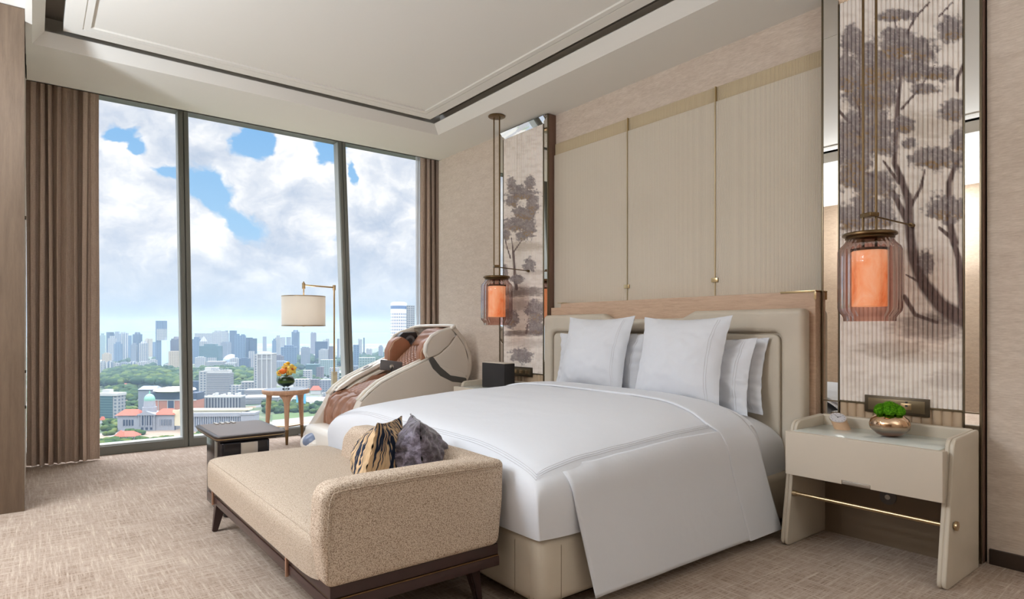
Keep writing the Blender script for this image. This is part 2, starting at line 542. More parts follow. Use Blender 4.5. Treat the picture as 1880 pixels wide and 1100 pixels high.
# curtains
CURT, t, b = M0('curtain_fabric', (142, 118, 100), 0.8, spec=0.2)
co = geo_co(t)
n = t.noise(t.mapping(co, scale=(14, 14, 40)), scale=5, detail=5, rough=0.8)
n2 = t.noise(t.mapping(co, scale=(60, 60, 3)), scale=5, detail=2)
s = t.math('ADD', t.math('MULTIPLY', n, 0.6), t.math('MULTIPLY', n2, 0.4))
t.l.new(t.ramp(s, [(0.36, rgba((172, 151, 136))), (0.64, rgba((204, 184, 168)))]), b.inputs['Base Color'])
bump(t, b, s, 0.35, 0.003)
SHEER, t, b = M0('sheer_fabric', (232, 236, 240), 0.8)
tr = t.node('ShaderNodeBsdfTransparent'); mx = t.node('ShaderNodeMixShader')
mx.inputs[0].default_value = 0.35
out = t.n.get('Material Output')
t.l.new(b.outputs[0], mx.inputs[1]); t.l.new(tr.outputs[0], mx.inputs[2]); t.l.new(mx.outputs[0], out.inputs['Surface'])

def thin_glass(name, tint=(1, 1, 1), fac=None, rough=0.0, refl=1.0):
    m = bpy.data.materials.new(name); m.use_nodes = True
    t = NT(m.node_tree); t.n.clear()
    tr = t.node('ShaderNodeBsdfTransparent'); tr.inputs[0].default_value = (*tint, 1)
    gl = t.node('ShaderNodeBsdfGlossy'); gl.inputs['Roughness'].default_value = rough
    fr = t.node('ShaderNodeFresnel'); fr.inputs[0].default_value = 1.45
    mx = t.node('ShaderNodeMixShader'); out = t.node('ShaderNodeOutputMaterial')
    t.put(mx.inputs[0], t.math('MULTIPLY', fr.outputs[0], refl))
    t.l.new(tr.outputs[0], mx.inputs[1]); t.l.new(gl.outputs[0], mx.inputs[2]); t.l.new(mx.outputs[0], out.inputs[0])
    MATS[name] = m
    return m
PANE = thin_glass('window_glass', (0.985, 0.99, 0.985), refl=0.15)
AMBERGL = thin_glass('amber_pink_glass', (0.80, 0.60, 0.54), refl=0.4)
_t = NT(AMBERGL.node_tree)
_lw = _t.node('ShaderNodeLayerWeight'); _lw.inputs[0].default_value = 0.45
_tr = [n for n in _t.n if n.type == 'BSDF_TRANSPARENT'][0]
_t.l.new(_t.mix(_lw.outputs['Facing'], (0.82, 0.62, 0.56, 1), (0.36, 0.17, 0.13, 1)), _tr.inputs[0])
CLEARGL = thin_glass('clear_glass', (0.93, 0.95, 0.93), refl=1.0)

# alabaster lamp core, lit from within
ALAB, t, b = M0('alabaster_glow', (236, 170, 128), 0.6)
co = obj_co(t)
n = t.noise(t.mapping(co, scale=(1, 1, 0.6)), scale=9, detail=6, rough=0.65, dist=0.6)
col = t.ramp(n, [(0.3, rgba((232, 140, 84))), (0.48, rgba((246, 184, 136))), (0.7, rgba((252, 216, 180)))])
t.l.new(col, b.inputs['Base Color']); t.l.new(col, b.inputs['Emission Color'])
b.inputs['Emission Strength'].default_value = 0.55
LAMPSHADE, t, b = M0('cream_shade', (238, 232, 222), 0.8)
tl = t.node('ShaderNodeBsdfTranslucent'); tl.inputs[0].default_value = rgba((236, 226, 210))
mx = t.node('ShaderNodeMixShader'); mx.inputs[0].default_value = 0.028
t.l.new(b.outputs[0], mx.inputs[1]); t.l.new(tl.outputs[0], mx.inputs[2]); t.l.new(mx.outputs[0], t.n.get('Material Output').inputs[0])
# ------------------------------------------------------------------ room shell
ZC = 3.112
WX = 3.718           # right wall
HX = 3.77            # recessed wall behind the headboard panels
PX = 3.67            # front of the two art panels
YW = 6.155           # end of the soffit / right wall
XL = -0.045          # left wall line beyond the wardrobe
mb = MB(); mb.box(-3.2, 4.4, -2.6, 6.78, -0.12, 0.0)
struct('floor', mb, CARPET)
# window edge slab hides the plenum below
# walls
mb = MB()
mb.box(WX, WX + 0.2, -2.6, 0.955, 0, 3.4)
mb.box(WX, WX + 0.2, 4.985, YW, 0, 3.4)
mb.box(HX, HX + 0.2, 0.955, 4.985, 0, 3.4)
struct('wall_right', mb, WALLP)
mb = MB(); mb.box(WX + 0.2, 4.4, YW - 0.06, YW, 0, 3.5); mb.box(4.2, 4.4, YW, 7.05, 0, 3.5)
struct('wall_right_pocket', mb, WALLPLAIN)
mb = MB(); mb.box(-3.2, -3.0, -2.6, 5.8, 0, 3.4)
struct('wall_left', mb, wallpaper('left_wallpaper', (128, 108, 90), (156, 136, 116)))
mb = MB(); mb.box(-3.2, WX + 0.2, -2.6, -2.4, 0, 3.4)
struct('wall_back', mb, WALLPLAIN)
mb = MB(); mb.box(-0.62, XL, 5.66, 7.05, 0, 3.5); mb.box(-3.2, -0.62, 5.66, 5.86, 0, 3.4)
struct('wall_left_far', mb, WALLPLAIN)
# ceiling : soffit ring with a sloping fascia, dropped centre panel, cove above
def ring(mb, o, i, z0, z1):
    """rectangular ring slab; o, i = (x0,x1,y0,y1)"""
    mb.box(o[0], i[0], o[2], o[3], z0, z1); mb.box(i[1], o[1], o[2], o[3], z0, z1)
    mb.box(i[0], i[1], o[2], i[2], z0, z1); mb.box(i[0], i[1], i[3], o[3], z0, z1)
T = (-0.003, 3.22, -1.5, 5.345)      # tray opening
T2 = (0.064, 3.152, -1.43, 5.300)     # top of the sloping fascia
mb = MB()
b = bmesh.new()
def quad(b, *ps): b.faces.new([b.verts.new(p_) for p_ in ps])
O = (-0.036, 4.4, -2.6, YW)
# underside of the soffit as four flat quads, then the fascia, then back up
def ringq(b, A, B, za, zb):
    a = [(A[0], A[2], za), (A[1], A[2], za), (A[1], A[3], za), (A[0], A[3], za)]
    c = [(B[0], B[2], zb), (B[1], B[2], zb), (B[1], B[3], zb), (B[0], B[3], zb)]
    for i in range(4):
        j = (i + 1) % 4
        quad(b, a[i], a[j], c[j], c[i])
ringq(b, O, T, ZC, ZC)
ringq(b, T, T2, ZC, 3.2)
T3 = (T2[0] - 0.0, T2[1] + 0.0, T2[2] - 0.0, T2[3] + 0.0)
ringq(b, T2, T3, 3.2, 3.205)
Tc = (T2[0] - 0.16, T2[1] + 0.16, T2[2] - 0.16, T2[3] + 0.16)
ringq(b, T3, Tc, 3.205, 3.205)
ringq(b, Tc, Tc, 3.205, 3.36)
bmesh.ops.remove_doubles(b, verts=b.verts, dist=1e-5)
mb.merge(b)
mb.box(-3.2, -0.036, -2.6, 5.8, 3.192, 3.3)
mb.box(-0.05, 4.4, YW - 0.02, YW, ZC, 3.55)
mb.box(-0.038, -0.036, -2.6, 5.8, ZC, 3.3)
mb.box(-0.7, 4.4, YW, 7.1, 3.50, 3.6)
mb.box(-3.2, 4.4, -2.6, YW, 3.42, 3.55)
struct('ceiling', mb, PAINT)
mb = MB()
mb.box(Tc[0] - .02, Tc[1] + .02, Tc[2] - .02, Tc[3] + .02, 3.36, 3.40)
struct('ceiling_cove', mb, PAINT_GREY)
# dropped panel with two fine steps
mb = MB()
P1 = (0.165, 3.052, -1.32, 5.215); P2 = (0.268, 2.95, -1.22, 5.112); P2b = (0.274, 2.944, -1.214, 5.106)
P3 = (0.312, 2.905, -1.175, 5.058)
ring(mb, P1, P2, 3.20, 3.30); ring(mb, P2b, P3, 3.20, 3.30); ring(mb, P2, P2b, 3.206, 3.30)
mb.box(P3[0], P3[1], P3[2], P3[3], 3.213, 3.30)
mb.box(0.6, 2.6, -1, 4.8, 3.30, 3.36)
struct('ceiling_panel', mb, PAINT)

# baseboards
mb = MB(); mb.box(WX - 0.012, WX + 0.02, -2.4, 0.945, 0, 0.075, 0.003)
struct('baseboard_right', mb, BASEB)

# ------------------------------------------------------------------ window wall, leaning outwards
LEAN = 0.28 / 3.29
def wy(z, off=0.0): return 6.742 + LEAN * z + off
def leanbox(mb, x0, x1, z0, z1, d0, d1, bev=0.004):
    """box between heights z0,z1 following the leaning plane, depth offsets d0..d1 outwards"""
    b = bmesh.new(); vs = []
    for x in (x0, x1):
        for z in (z0, z1):
            for d in (d0, d1):
                vs.append(b.verts.new((x, wy(z, d), z)))
    idx = [(0, 1, 3, 2), (4, 6, 7, 5), (0, 4, 5, 1), (2, 3, 7, 6), (0, 2, 6, 4), (1, 5, 7, 3)]
    for f in idx: b.faces.new([vs[i] for i in f])
    if bev: bmesh.ops.bevel(b, geom=list(b.edges), offset=bev, segments=1, affect='EDGES')
    bmesh.ops.recalc_face_normals(b, faces=b.faces)
    mb.merge(b)
M1, M2 = 1.214, 2.909
JL, JR = -0.48, 4.604
ZT = 3.487
mull = [JL, M1, M2, JR]
for i in range(3):
    xa, xb = mull[i] , mull[i + 1]
    fr = MB()
    leanbox(fr, xa + 0.003, xa + 0.044, 0, ZT, 0, 0.15)
    leanbox(fr, xb - 0.044, xb - 0.003, 0, ZT, 0, 0.15)
    leanbox(fr, xa + 0.002, xb - 0.002, 0, 0.082, 0.001, 0.15)
    leanbox(fr, xa + 0.002, xb - 0.002, ZT - 0.10, ZT, 0.001, 0.15)
    w = struct('window_%d' % (i + 1), fr, WINFRAME)
    g = MB()
    leanbox(g, xa + 0.044, xa + 0.050, 0.08, ZT - 0.1, 0.02, 0.14, 0.001)
    leanbox(g, xb - 0.050, xb - 0.044, 0.08, ZT - 0.1, 0.02, 0.14, 0.001)
    leanbox(g, xa + 0.050, xb - 0.050, 0.082, 0.094, 0.02, 0.14, 0.001)
    part('gasket', g, WINFRAME_LT, w, 0)
    pn = MB(); b = bmesh.new()
    quad(b, (xa + 0.042, wy(0.08, 0.08), 0.08), (xb - 0.042, wy(0.08, 0.08), 0.08), (xb - 0.042, wy(ZT - .1, 0.08), ZT - .1), (xa + 0.042, wy(ZT - .1, 0.08), ZT - .1))
    pn.merge(b)
    part('pane', pn, PANE, w, 0)
jn = MB()
for x in (M1, M2): leanbox(jn, x - 0.003, x + 0.003, 0, ZT, 0.02, 0.14, 0)
struct('trim_1', jn, PLASTIC_DK)
mb = MB(); mb.box(-0.7, 4.6, 6.62, 7.2, -0.4, -0.12); mb.box(-0.7, 4.6, 7.10, 7.35, 3.44, 3.7)
mb.box(-0.7, 4.6, 6.78, 6.9, -0.12, 0.0)
struct('wall_slab_edge', mb, WINFRAME)

# square recessed ceiling lights, all above the top edge of the photo (added to brighten the interior)
for i, (x, y, pw_) in enumerate(ADDED_DOWNLIGHTS):
    z = 3.19 if x < -0.05 else (3.213 if (P3[0] < x < P3[1] and P3[2] < y < P3[3]) else ZC)
    r = thing('added_ceiling_light', 'added square fill light in the white ceiling, out of view', 'ceiling light', (x, y, z), 0, 'added ceiling lights out of view')
    m_ = MB(); m_.box(-0.21, 0.21, -0.21, -0.18, -0.006, 0.0); m_.box(-0.21, 0.21, 0.18, 0.21, -0.006, 0.0)
    m_.box(-0.21, -0.18, -0.18, 0.18, -0.006, 0.0); m_.box(0.18, 0.21, -0.18, 0.18, -0.006, 0.0)
    part('trim_frame', m_, WHITEPL, r)
    ld = bpy.data.lights.new('added_light_panel', 'AREA'); ld.shape = 'SQUARE'; ld.size = 0.36
    ld.energy = pw_; ld.color = (0.83, 0.91, 1.0)
    lo = bpy.data.objects.new('added_light_panel', ld); lo.location = (0, 0, -0.004); lo.parent = r
    COL.objects.link(lo)

for i, (x, y, pw_, wh_) in enumerate(ADDED_UPLIGHTS):
    r = thing('added_uplighter', 'added brass uplighter floor lamp out of view beside the camera, ' + wh_, 'lamp', (x, y, 0), 0, 'added uplighter floor lamps out of view')
    m_ = MB(); m_.lathe([(0, 0), (0.16, 0), (0.16, 0.015), (0.02, 0.03), (0, 0.03)], seg=32); part('base', m_, BRASS, r)
    m_ = MB(); m_.cyl((0, 0, 0.02), (0, 0, 1.72), 0.012, 0.012, 14); part('pole', m_, BRASS, r)
    m_ = MB(); m_.lathe([(0.02, 1.70), (0.10, 1.74), (0.20, 1.82), (0.205, 1.825), (0.10, 1.75), (0.02, 1.715)], seg=40, cap=False); part('bowl', m_, BRASS, r)
    ld = bpy.data.lights.new('added_uplighter_bulb', 'AREA'); ld.shape = 'DISK'; ld.size = 0.34; ld.energy = pw_; ld.color = (0.81, 0.90, 1.0)
    lo = bpy.data.objects.new('added_uplighter_bulb', ld); lo.location = (0, 0, 1.81); lo.rotation_euler = (PI, 0, 0); lo.parent = r; COL.objects.link(lo)
# ------------------------------------------------------------------ painted fluted art panels
def cam_px(X, Y, Z):
    fx, fy = math.sin(YAW), math.cos(YAW)
    d = fx * X + fy * Y; l = fy * X - fx * Y
    return 940 + l / d * FPX, 606 - (Z - CAMH) / d * FPX

_rng = np.random.RandomState(7)
def vnoise(x, y, seed=0):
    """smooth value noise on arrays"""
    g = np.random.RandomState(seed).rand(256, 256)
    xi = np.floor(x).astype(int); yi = np.floor(y).astype(int)
    fx_ = x - xi; fy_ = y - yi
    fx_ = fx_ * fx_ * (3 - 2 * fx_); fy_ = fy_ * fy_ * (3 - 2 * fy_)
    a = g[xi % 256, yi % 256]; b_ = g[(xi + 1) % 256, yi % 256]
    c = g[xi % 256, (yi + 1) % 256]; d = g[(xi + 1) % 256, (yi + 1) % 256]
    return (a * (1 - fx_) + b_ * fx_) * (1 - fy_) + (c * (1 - fx_) + d * fx_) * fy_
def fbm(x, y, seed=0, oct_=4):
    s = 0; a = 0.5
    for k in range(oct_):
        s = s + a * vnoise(x * 2 ** k, y * 2 ** k, seed + k); a *= 0.5
    return s / (1 - 0.5 ** oct_)

def paint_mural(U, V, spec, sc):
    """U,V mural coordinates; returns linear rgb array. spec: dict of blobs, trunks, washes"""
    def L(c): return np.array(lin(c))
    n = U.shape[0]
    col = np.tile(L((250, 241, 233)), (n, 1))
    n1 = fbm(U / (22 * sc) + 40, V / (9 * sc) + 10, 3)
    wash = np.clip((n1 - 0.45) * 3, 0, 1) * 0.22
    col = col * (1 - wash[:, None]) + L((184, 164, 144)) * wash[:, None]
    for (u, v, ru, rv, c, a) in spec['washes']:
        q = ((U - u) / ru) ** 2 + ((V - v) / rv) ** 2
        e = fbm(U / (14 * sc) + 3, V / (4 * sc) + 9, 11)
        w = np.clip(1.3 - q - (e - 0.5) * 1.6, 0, 1) * a
        col = col * (1 - w[:, None]) + L(c) * w[:, None]
    for pts, w0, w1, c in spec['trunks']:
        best = np.full(n, 1e9); wid = np.full(n, 1.0)
        m = len(pts) - 1
        for k in range(m):
            (x0, y0), (x1, y1) = pts[k], pts[k + 1]
            dx_, dy_ = x1 - x0, y1 - y0
            t_ = np.clip(((U - x0) * dx_ + (V - y0) * dy_) / (dx_ * dx_ + dy_ * dy_), 0, 1)
            d_ = np.hypot(U - x0 - t_ * dx_, V - y0 - t_ * dy_)
            ww = w0 + (w1 - w0) * (k + t_) / m
            r = d_ / ww
            best = np.minimum(best, r)
        e = fbm(U / (2.2 * sc), V / (7 * sc), 21)
        w = np.clip((1.15 - best) * 2.2, 0, 1)
        cc = L(c)[None, :] * (0.75 + 0.6 * e[:, None])
        col = col * (1 - w[:, None]) + cc * w[:, None]
    F = np.zeros(n); Yl = np.zeros(n)
    for (u, v, ru, rv, *yy) in spec['blobs']:
        q = np.sqrt(((U - u) / (ru * 1.35)) ** 2 + ((V - v) / (rv * 1.3)) ** 2)
        F = np.maximum(F, np.clip(1.25 - q, 0, 1))
        yw = yy[0] if yy else 0.5
        Yl = np.maximum(Yl, np.clip(1 - (((U - u) / ru) ** 2 + ((V - v - rv * 0.55) / (rv * 0.5)) ** 2), 0, 1) * yw)
    F = np.clip(F + (fbm(U / (26 * sc), V / (12 * sc), 61, 3) - 0.5) * 0.7 * (F > 0), 0, 1.2)
    e = fbm(U / (6 * sc), V / (6 * sc), 31, 5)
    cov = np.clip((F * 1.25 - (1 - e) * 0.95 + 0.06) * 3.6, 0, 1) * 0.88
    e2 = fbm(U / (3.0 * sc), V / (3.0 * sc), 41, 3)
    e3 = fbm(U / (9 * sc), V / (9 * sc), 51, 3)
    shade = np.clip(e3 * 1.6 - 0.3, 0, 1)
    fc = L((122, 109, 112))[None, :] * (1 - shade[:, None]) + L((162, 150, 148))[None, :] * shade[:, None]
    li = np.clip((e2 - 0.60) * 8, 0, 1) * 0.75
    fc = fc * (1 - li[:, None]) + L((190, 180, 176))[None, :] * li[:, None]
    ye = np.clip((e2 - 0.50) * 9, 0, 1) * np.clip(Yl * 1.6, 0, 1)
    fc = fc * (1 - ye[:, None]) + L((156, 122, 74))[None, :] * ye[:, None]
    col = col * (1 - cov[:, None]) + fc * cov[:, None]
    return np.clip(col, 0, 1)

MURAL, t, b = M0('mural_paint', (214, 196, 182), 0.5, spec=0.3)
at = t.node('ShaderNodeAttribute', attribute_name='paint')
t.l.new(at.outputs['Color'], b.inputs['Base Color'])
FLUTEBEIGE = plain('beige_flutes', (196, 172, 144), 0.5)
FRAMEMETAL = plain('panel_frame_metal', (120, 108, 88), 0.3, 0.9)

def fluted(y0, y1, z0, z1, nfl, depth, rows, per=7):
    """vertical half-round flutes on the -X side, X=0 is the back of the flutes"""
    ys = []; xs = []
    pitch = (y1 - y0) / nfl
    for k in range(nfl):
        for i in range(per):
            a = PI * i / (per - 1)
            ys.append(y0 + pitch * (k + 0.5 - 0.46 * math.cos(a)))
            xs.append(-depth * (0.08 + 0.92 * math.sin(a) ** 0.7))
    ny = len(ys)
    Y, Z = np.meshgrid(ys, np.linspace(z0, z1, rows))
    X = np.tile(np.array(xs), (rows, 1))
    co = np.stack([X.ravel(), Y.ravel(), Z.ravel()], 1)
    i, j = np.meshgrid(np.arange(rows - 1), np.arange(ny - 1), indexing='ij')
    a = (i * ny + j).ravel()
    faces = np.stack([a, a + ny, a + ny + 1, a + 1], 1)
    me = bpy.data.meshes.new('flutes')
    me.from_pydata(co.tolist(), [], faces.tolist())
    me.update()
    return me, co

def art_panel(label, cy, half, fh, spec, sc, fc=None):
    fc = cy if fc is None else fc
    r = thing('painted_wall_panel', label, 'wall panel', (PX, cy, 0), 0, 'painted fluted panels beside the headboard')
    m = MB(); m.box(PX + 0.016, HX + 0.0, cy - half, cy + half, 0, 3.108, 0.001)
    part('backing', m, BROWNSIDE, r, off=(PX, cy, 0))
    fi = fh + 0.006
    m = MB()                                     # bronze edge trims
    for s in (-1, 1):
        ya = cy + s * half; yb = ya - s * 0.010
        m.box(PX, PX + 0.016, min(ya, yb), max(ya, yb), 0, 3.106, 0.001)
        yc = fc + s * fi; yd = yc - s * 0.006
        m.box(PX - 0.002, PX + 0.016, min(yc, yd), max(yc, yd), 0, 3.03, 0.001)
    m.box(PX - 0.003, PX + 0.016, fc - fi, fc + fi, 0.738, 0.748, 0.001)
    for s in (-1, 1):
        ya = cy + s * (half - 0.010); yb = fc + s * fi
        m.box(PX - 0.001, PX + 0.016, min(ya, yb), max(ya, yb), 0.735, 0.742)
    m.box(PX, PX + 0.016, cy - half, cy + half, 3.100, 3.106)
    part('edge_trim', m, FRAMEMETAL, r, off=(PX, cy, 0))
    for s in (-1, 1):                            # side mirrors
        ya = cy + s * (half - 0.010); yb = fc + s * fi
        m = MB(); m.box(PX + 0.004, PX + 0.015, min(ya, yb), max(ya, yb), 0.0, 3.10)
        part('mirror_strip', m, MIRROR, r, off=(PX, cy, 0), sm=0, label='upright mirror strip')
    m = MB()                                     # sloping top mirror
    b = bmesh.new()
    quad(b, (PX + 0.015, fc - fi, 3.03), (PX + 0.015, fc + fi, 3.03), (PX - 0.012, fc + fi + 0.03, 3.10), (PX - 0.012, fc - fi - 0.03, 3.10))
    m.merge(b)
    part('top_mirror', m, MIRROR, r, off=(PX, cy, 0), sm=0, label='sloping mirror at the top')
    me, co = fluted(fc - fh, fc + fh, 0.748, 3.03, 27, 0.015, 430)
    UV = np.array([cam_px(PX, y, z) for y, z in co[:, 1:]])
    c = paint_mural(UV[:, 0], UV[:, 1], spec, sc)
    ca = me.color_attributes.new('paint', 'FLOAT_COLOR', 'POINT')
    ca.data.foreach_set('color', np.concatenate([c, np.ones((len(c), 1))], 1).astype(np.float32).ravel())
    me.transform(Matrix.Translation((0.014, -cy, 0)))
    me.materials.append(MURAL); smooth(me, 180)
    o = bpy.data.objects.new('painted_flutes', me); COL.objects.link(o); o.parent = r
    o['label'] = 'fluted panel painted with a landscape'
    me, co = fluted(fc - fh, fc + fh, 0.0, 0.738, 13, 0.012, 3, 9)
    me.transform(Matrix.Translation((0.014, -cy, 0)))
    me.materials.append(FLUTEBEIGE); smooth(me, 180)
    o = bpy.data.objects.new('plain_flutes', me); COL.objects.link(o); o.parent = r
    return r

TR = (122, 104, 100)
spec_r = dict(
    washes=[(1715, 600, 75, 28, (150, 132, 126), 0.6), (1640, 640, 75, 16, (168, 148, 128), 0.45), (1690, 655, 90, 12, (172, 152, 134), 0.35),
            (1745, 700, 50, 18, (176, 160, 150), 0.4), (1700, 230, 80, 26, (184, 166, 146), 0.4), (1600, 190, 60, 14, (176, 158, 138), 0.35),
            (1600, 420, 60, 60, (170, 156, 150), 0.3), (1740, 585, 40, 12, (120, 104, 100), 0.55)],
    trunks=[([(1776, 590), (1728, 562), (1696, 522), (1677, 475), (1668, 410), (1668, 360)], 17, 7, TR),
            ([(1668, 370), (1655, 330), (1642, 300), (1647, 200), (1655, 130), (1664, 112)], 8, 2, TR),
            ([(1668, 385), (1690, 345), (1698, 312)], 4, 2, TR),
            ([(1672, 420), (1640, 355), (1612, 325), (1590, 318)], 7, 2.5, TR),
            ([(1650, 335), (1622, 296)], 4, 2, TR),
            ([(1768, 560), (1764, 520), (1760, 475), (1747, 437), (1724, 418)], 10, 3, TR),
            ([(1752, 445), (1741, 400), (1742, 335), (1754, 303), (1768, 285)], 8, 3, TR),
            ([(1540, 203), (1572, 240), (1590, 262)], 3, 2, TR), ([(1582, 240), (1578, 200), (1566, 172)], 3, 1.5, TR),
            ([(1660, 545), (1680, 578), (1720, 592)], 5, 3, TR), ([(1692, 520), (1664, 505)], 3, 1.5, TR),
            ([(1665, 60), (1680, 32), (1706, 4)], 2.5, 1.5, TR), ([(1724, 30), (1748, 4)], 2, 1.2, TR), ([(1648, 60), (1640, 30)], 2, 1, TR),
            ([(1770, 118), (1758, 142), (1757, 166)], 4, 3, TR), ([(1655, 200), (1690, 160), (1716, 120)], 2.5, 1.2, TR), ([(1646, 160), (1640, 120)], 2, 1, TR)],
    blobs=[(1600, 165, 46, 40, 0.6), (1570, 285, 34, 50, 0.7), (1605, 340, 44, 30, 0.5), (1625, 120, 36, 34, 0.6), (1680, 130, 30, 20, 0.8), (1590, 235, 50, 24, 0.6), (1568, 78, 20, 30, 0.2), (1558, 135, 24, 40, 0.9), (1598, 115, 28, 46, 0.8), (1648, 80, 40, 30, 0.9), (1692, 92, 26, 22, 0.9), (1748, 54, 26, 22, 0.9),
           (1640, 28, 34, 10, 1), (1722, 132, 30, 15, 0.9), (1700, 162, 26, 9, 0.9), (1750, 200, 22, 22, 0.9), (1590, 150, 30, 18, 0.9), (1600, 214, 34, 18, 0.3),
           (1658, 228, 22, 16, 0.9), (1575, 252, 38, 22, 0.3), (1566, 318, 30, 34, 0.8), (1616, 268, 26, 16, 0.9), (1722, 292, 48, 20, 1), (1762, 262, 18, 22, 0.8),
           (1740, 382, 40, 24, 0.9), (1560, 398, 26, 26, 0.8), (1612, 398, 30, 22, 0.9), (1668, 264, 12, 10, 0.4), (1620, 332, 20, 12, 0.2), (1590, 372, 30, 20, 0.2),
           (1700, 480, 14, 22, 0.0)])
spec_l = dict(
    washes=[(965, 452, 45, 9, (178, 158, 134), 0.5), (962, 536, 50, 10, (134, 116, 110), 0.8), (960, 560, 45, 12, (160, 142, 132), 0.5), (960, 612, 50, 6, (128, 110, 104), 0.8),
            (985, 500, 20, 5, (176, 158, 140), 0.4), (965, 630, 40, 10, (176, 158, 146), 0.4)],
    trunks=[([(948, 530), (945, 512), (944, 488), (942, 463)], 3.4, 2, TR), ([(942, 464), (957, 442)], 1.6, 0.8, TR), ([(942, 466), (939, 437)], 1.6, 0.8, TR),
            ([(937, 474), (930, 452), (926, 434)], 1.3, 0.7, TR), ([(966, 612), (968, 596)], 2, 1, TR)],
    blobs=[(938, 338, 8, 14, 0.4), (972, 338, 8, 13, 0.4), (958, 354, 24, 14, 0.9), (976, 374, 12, 22, 0.9), (940, 370, 13, 11, 0.9), (955, 390, 14, 12, 0.9),
           (947, 412, 22, 14, 0.9), (970, 420, 13, 16, 0.9), (972, 487, 10, 12, 0.1), (950, 512, 12, 8, 0.2), (983, 572, 18, 20, 0.6), (938, 584, 14, 16, 0.6), (985, 602, 14, 12, 0.4),
           (957, 652, 18, 13, 0.0), (926, 498, 6, 10, 0.1), (930, 430, 8, 10, 0.6), (958, 434, 10, 9, 0.7), (968, 395, 14, 12, 0.8)])
art_panel('tall fluted panel with mirror edges painted with a large dark tree, behind the near bedside cabinet', 1.353, 0.389, 0.300, spec_r, 1.0, 1.341)
art_panel('fluted mirror-edged panel painted with a small pale tree, near the window corner', 4.551, 0.366, 0.300, spec_l, 0.42)

# bronze socket plates on the panels
def socket_plate(y0, y1, z0, z1, label, kind):
    cy = (y0 + y1) / 2; base = (PX - 0.004, cy, z0)
    r = thing('socket_plate', label, 'wall socket', base, 0)
    m = MB(); m.box(PX - 0.012, PX - 0.002, y0, y1, z0, z1, 0.002)
    m.box(PX - 0.002, PX + 0.006, y0 + .01, y1 - .01, z0 + .01, z1 - .01)
    part('surround', m, DARKFRAME, r, off=base)
    m = MB(); m.box(PX - 0.015, PX - 0.011, y0 + 0.02, y1 - 0.02, z0 + 0.014, z1 - 0.014, 0.001)
    f = part('face_plate', m, PLATEBR, r, off=base)
    if kind == 'keys':
        for k in range(3):
            m = MB(); yy = cy + (k - 1) * 0.085
            m.box(PX - 0.019, PX - 0.014, yy - 0.022, yy + 0.022, z0 + 0.028, z1 - 0.028, 0.001)
            part('rocker_switch', m, BRASS, f, off=base)
    else:
        m = MB()
        m.box(PX - 0.0165, PX - 0.0145, cy - 0.075, cy - 0.025, z0 + 0.03, z1 - 0.03, 0.0005)
        part('socket_insert', m, BRASS, f, off=base)
        for k in range(2):
            m = MB(); m.box(PX - 0.0175, PX - 0.016, cy - 0.058, cy - 0.046, z0 + 0.045 + k * 0.018, z0 + 0.055 + k * 0.018)
            part('usb_port', m, PLASTIC_DK, f, off=base)
socket_plate(1.183, 1.498, 0.697, 0.790, 'bronze socket plate behind the moss bowl on the dark tree panel', 'usb')
socket_plate(4.395, 4.706, 0.712, 0.800, 'bronze switch plate with three keys low on the pale tree panel', 'keys')

# ------------------------------------------------------------------ fabric panels above the headboard
FY = [1.746, 2.505, 3.306, 4.184]
nm = ['nearest the dark tree panel', 'in the middle above the bed', 'nearest the window']
for i in range(3):
    y0, y1 = FY[i] + 0.003, FY[i + 1] - 0.003
    m = MB(); m.box(3.742, HX - 0.002, y0, y1, 0.3, 2.738, 0.004)
    r = solo('fabric_wall_panel', m, RIBFAB, 'tall ribbed beige fabric wall panel, the one ' + nm[i], 'wall panel', (3.75, (y0 + y1) / 2, 0.3), 'ribbed fabric panels above the headboard')
    m = MB(); m.box(3.756, HX - 0.002, y0, y1, 2.742, 2.842, 0.002)
    part('header_band', m, RIBGOLD, r, off=(3.75, (y0 + y1) / 2, 0.3), label='darker gold ribbed band')
for i, y in enumerate(FY[1:3]):
    lab = ['closer to the dark tree panel', 'closer to the window'][i]
    r = thing('brass_divider', 'thin upright brass strip with small clip between fabric panels, ' + lab, 'trim', (3.744, y, 0.3), 0, 'brass strips between the fabric panels')
    m = MB(); m.box(3.738, 3.76, y - 0.0032, y + 0.0032, 0.3, 2.842)
    part('strip', m, GOLD, r, off=(3.744, y, 0.3))
    m = MB(); m.box(3.728, 3.740, y - 0.026, y + 0.026, 1.482, 1.512, 0.002)
    part('clip', m, GOLD, r, off=(3.744, y, 0.3))
# ------------------------------------------------------------------ bed
CYB = 2.95
BB = (1.59, CYB, 0)
bed = thing('bed', 'king size bed with beige leather base and tall beige leather headboard', 'bed', BB)
m = MB()
m.prism(roundpoly([(1.59, 1.856), (3.60, 1.856), (3.60, 4.044), (1.59, 4.044)], [0.07, 0.02, 0.02, 0.07], 6), 0.035, 0.322, 'Z', 0.045, 5)
base = part('base', m, LEATHER, bed, 60, off=BB)
m = MB(); m.box(1.68, 3.58, 1.94, 3.96, 0.0, 0.06)
part('plinth', m, DARKFRAME, bed, off=BB)
def seam(pts, r=0.0015):
    q = MB(); q.tube(pts, r, 6); part('base_seam', q, SEAMGREY, base, off=BB)
for (x, y) in ((1.5885, 2.02), (1.5885, 3.88), (1.5885, 2.95)):
    seam([(x, y, 0.05), (x, y, 0.27), (x + 0.012, y, 0.305), (x + 0.06, y, 0.3235)])
for (x, y) in ((1.592, 1.93), (1.595, 1.905)):
    seam([(x, y, 0.05), (x, y, 0.27), (x + 0.014, y + 0.004, 0.306), (x + 0.05, y + 0.03, 0.3235)])
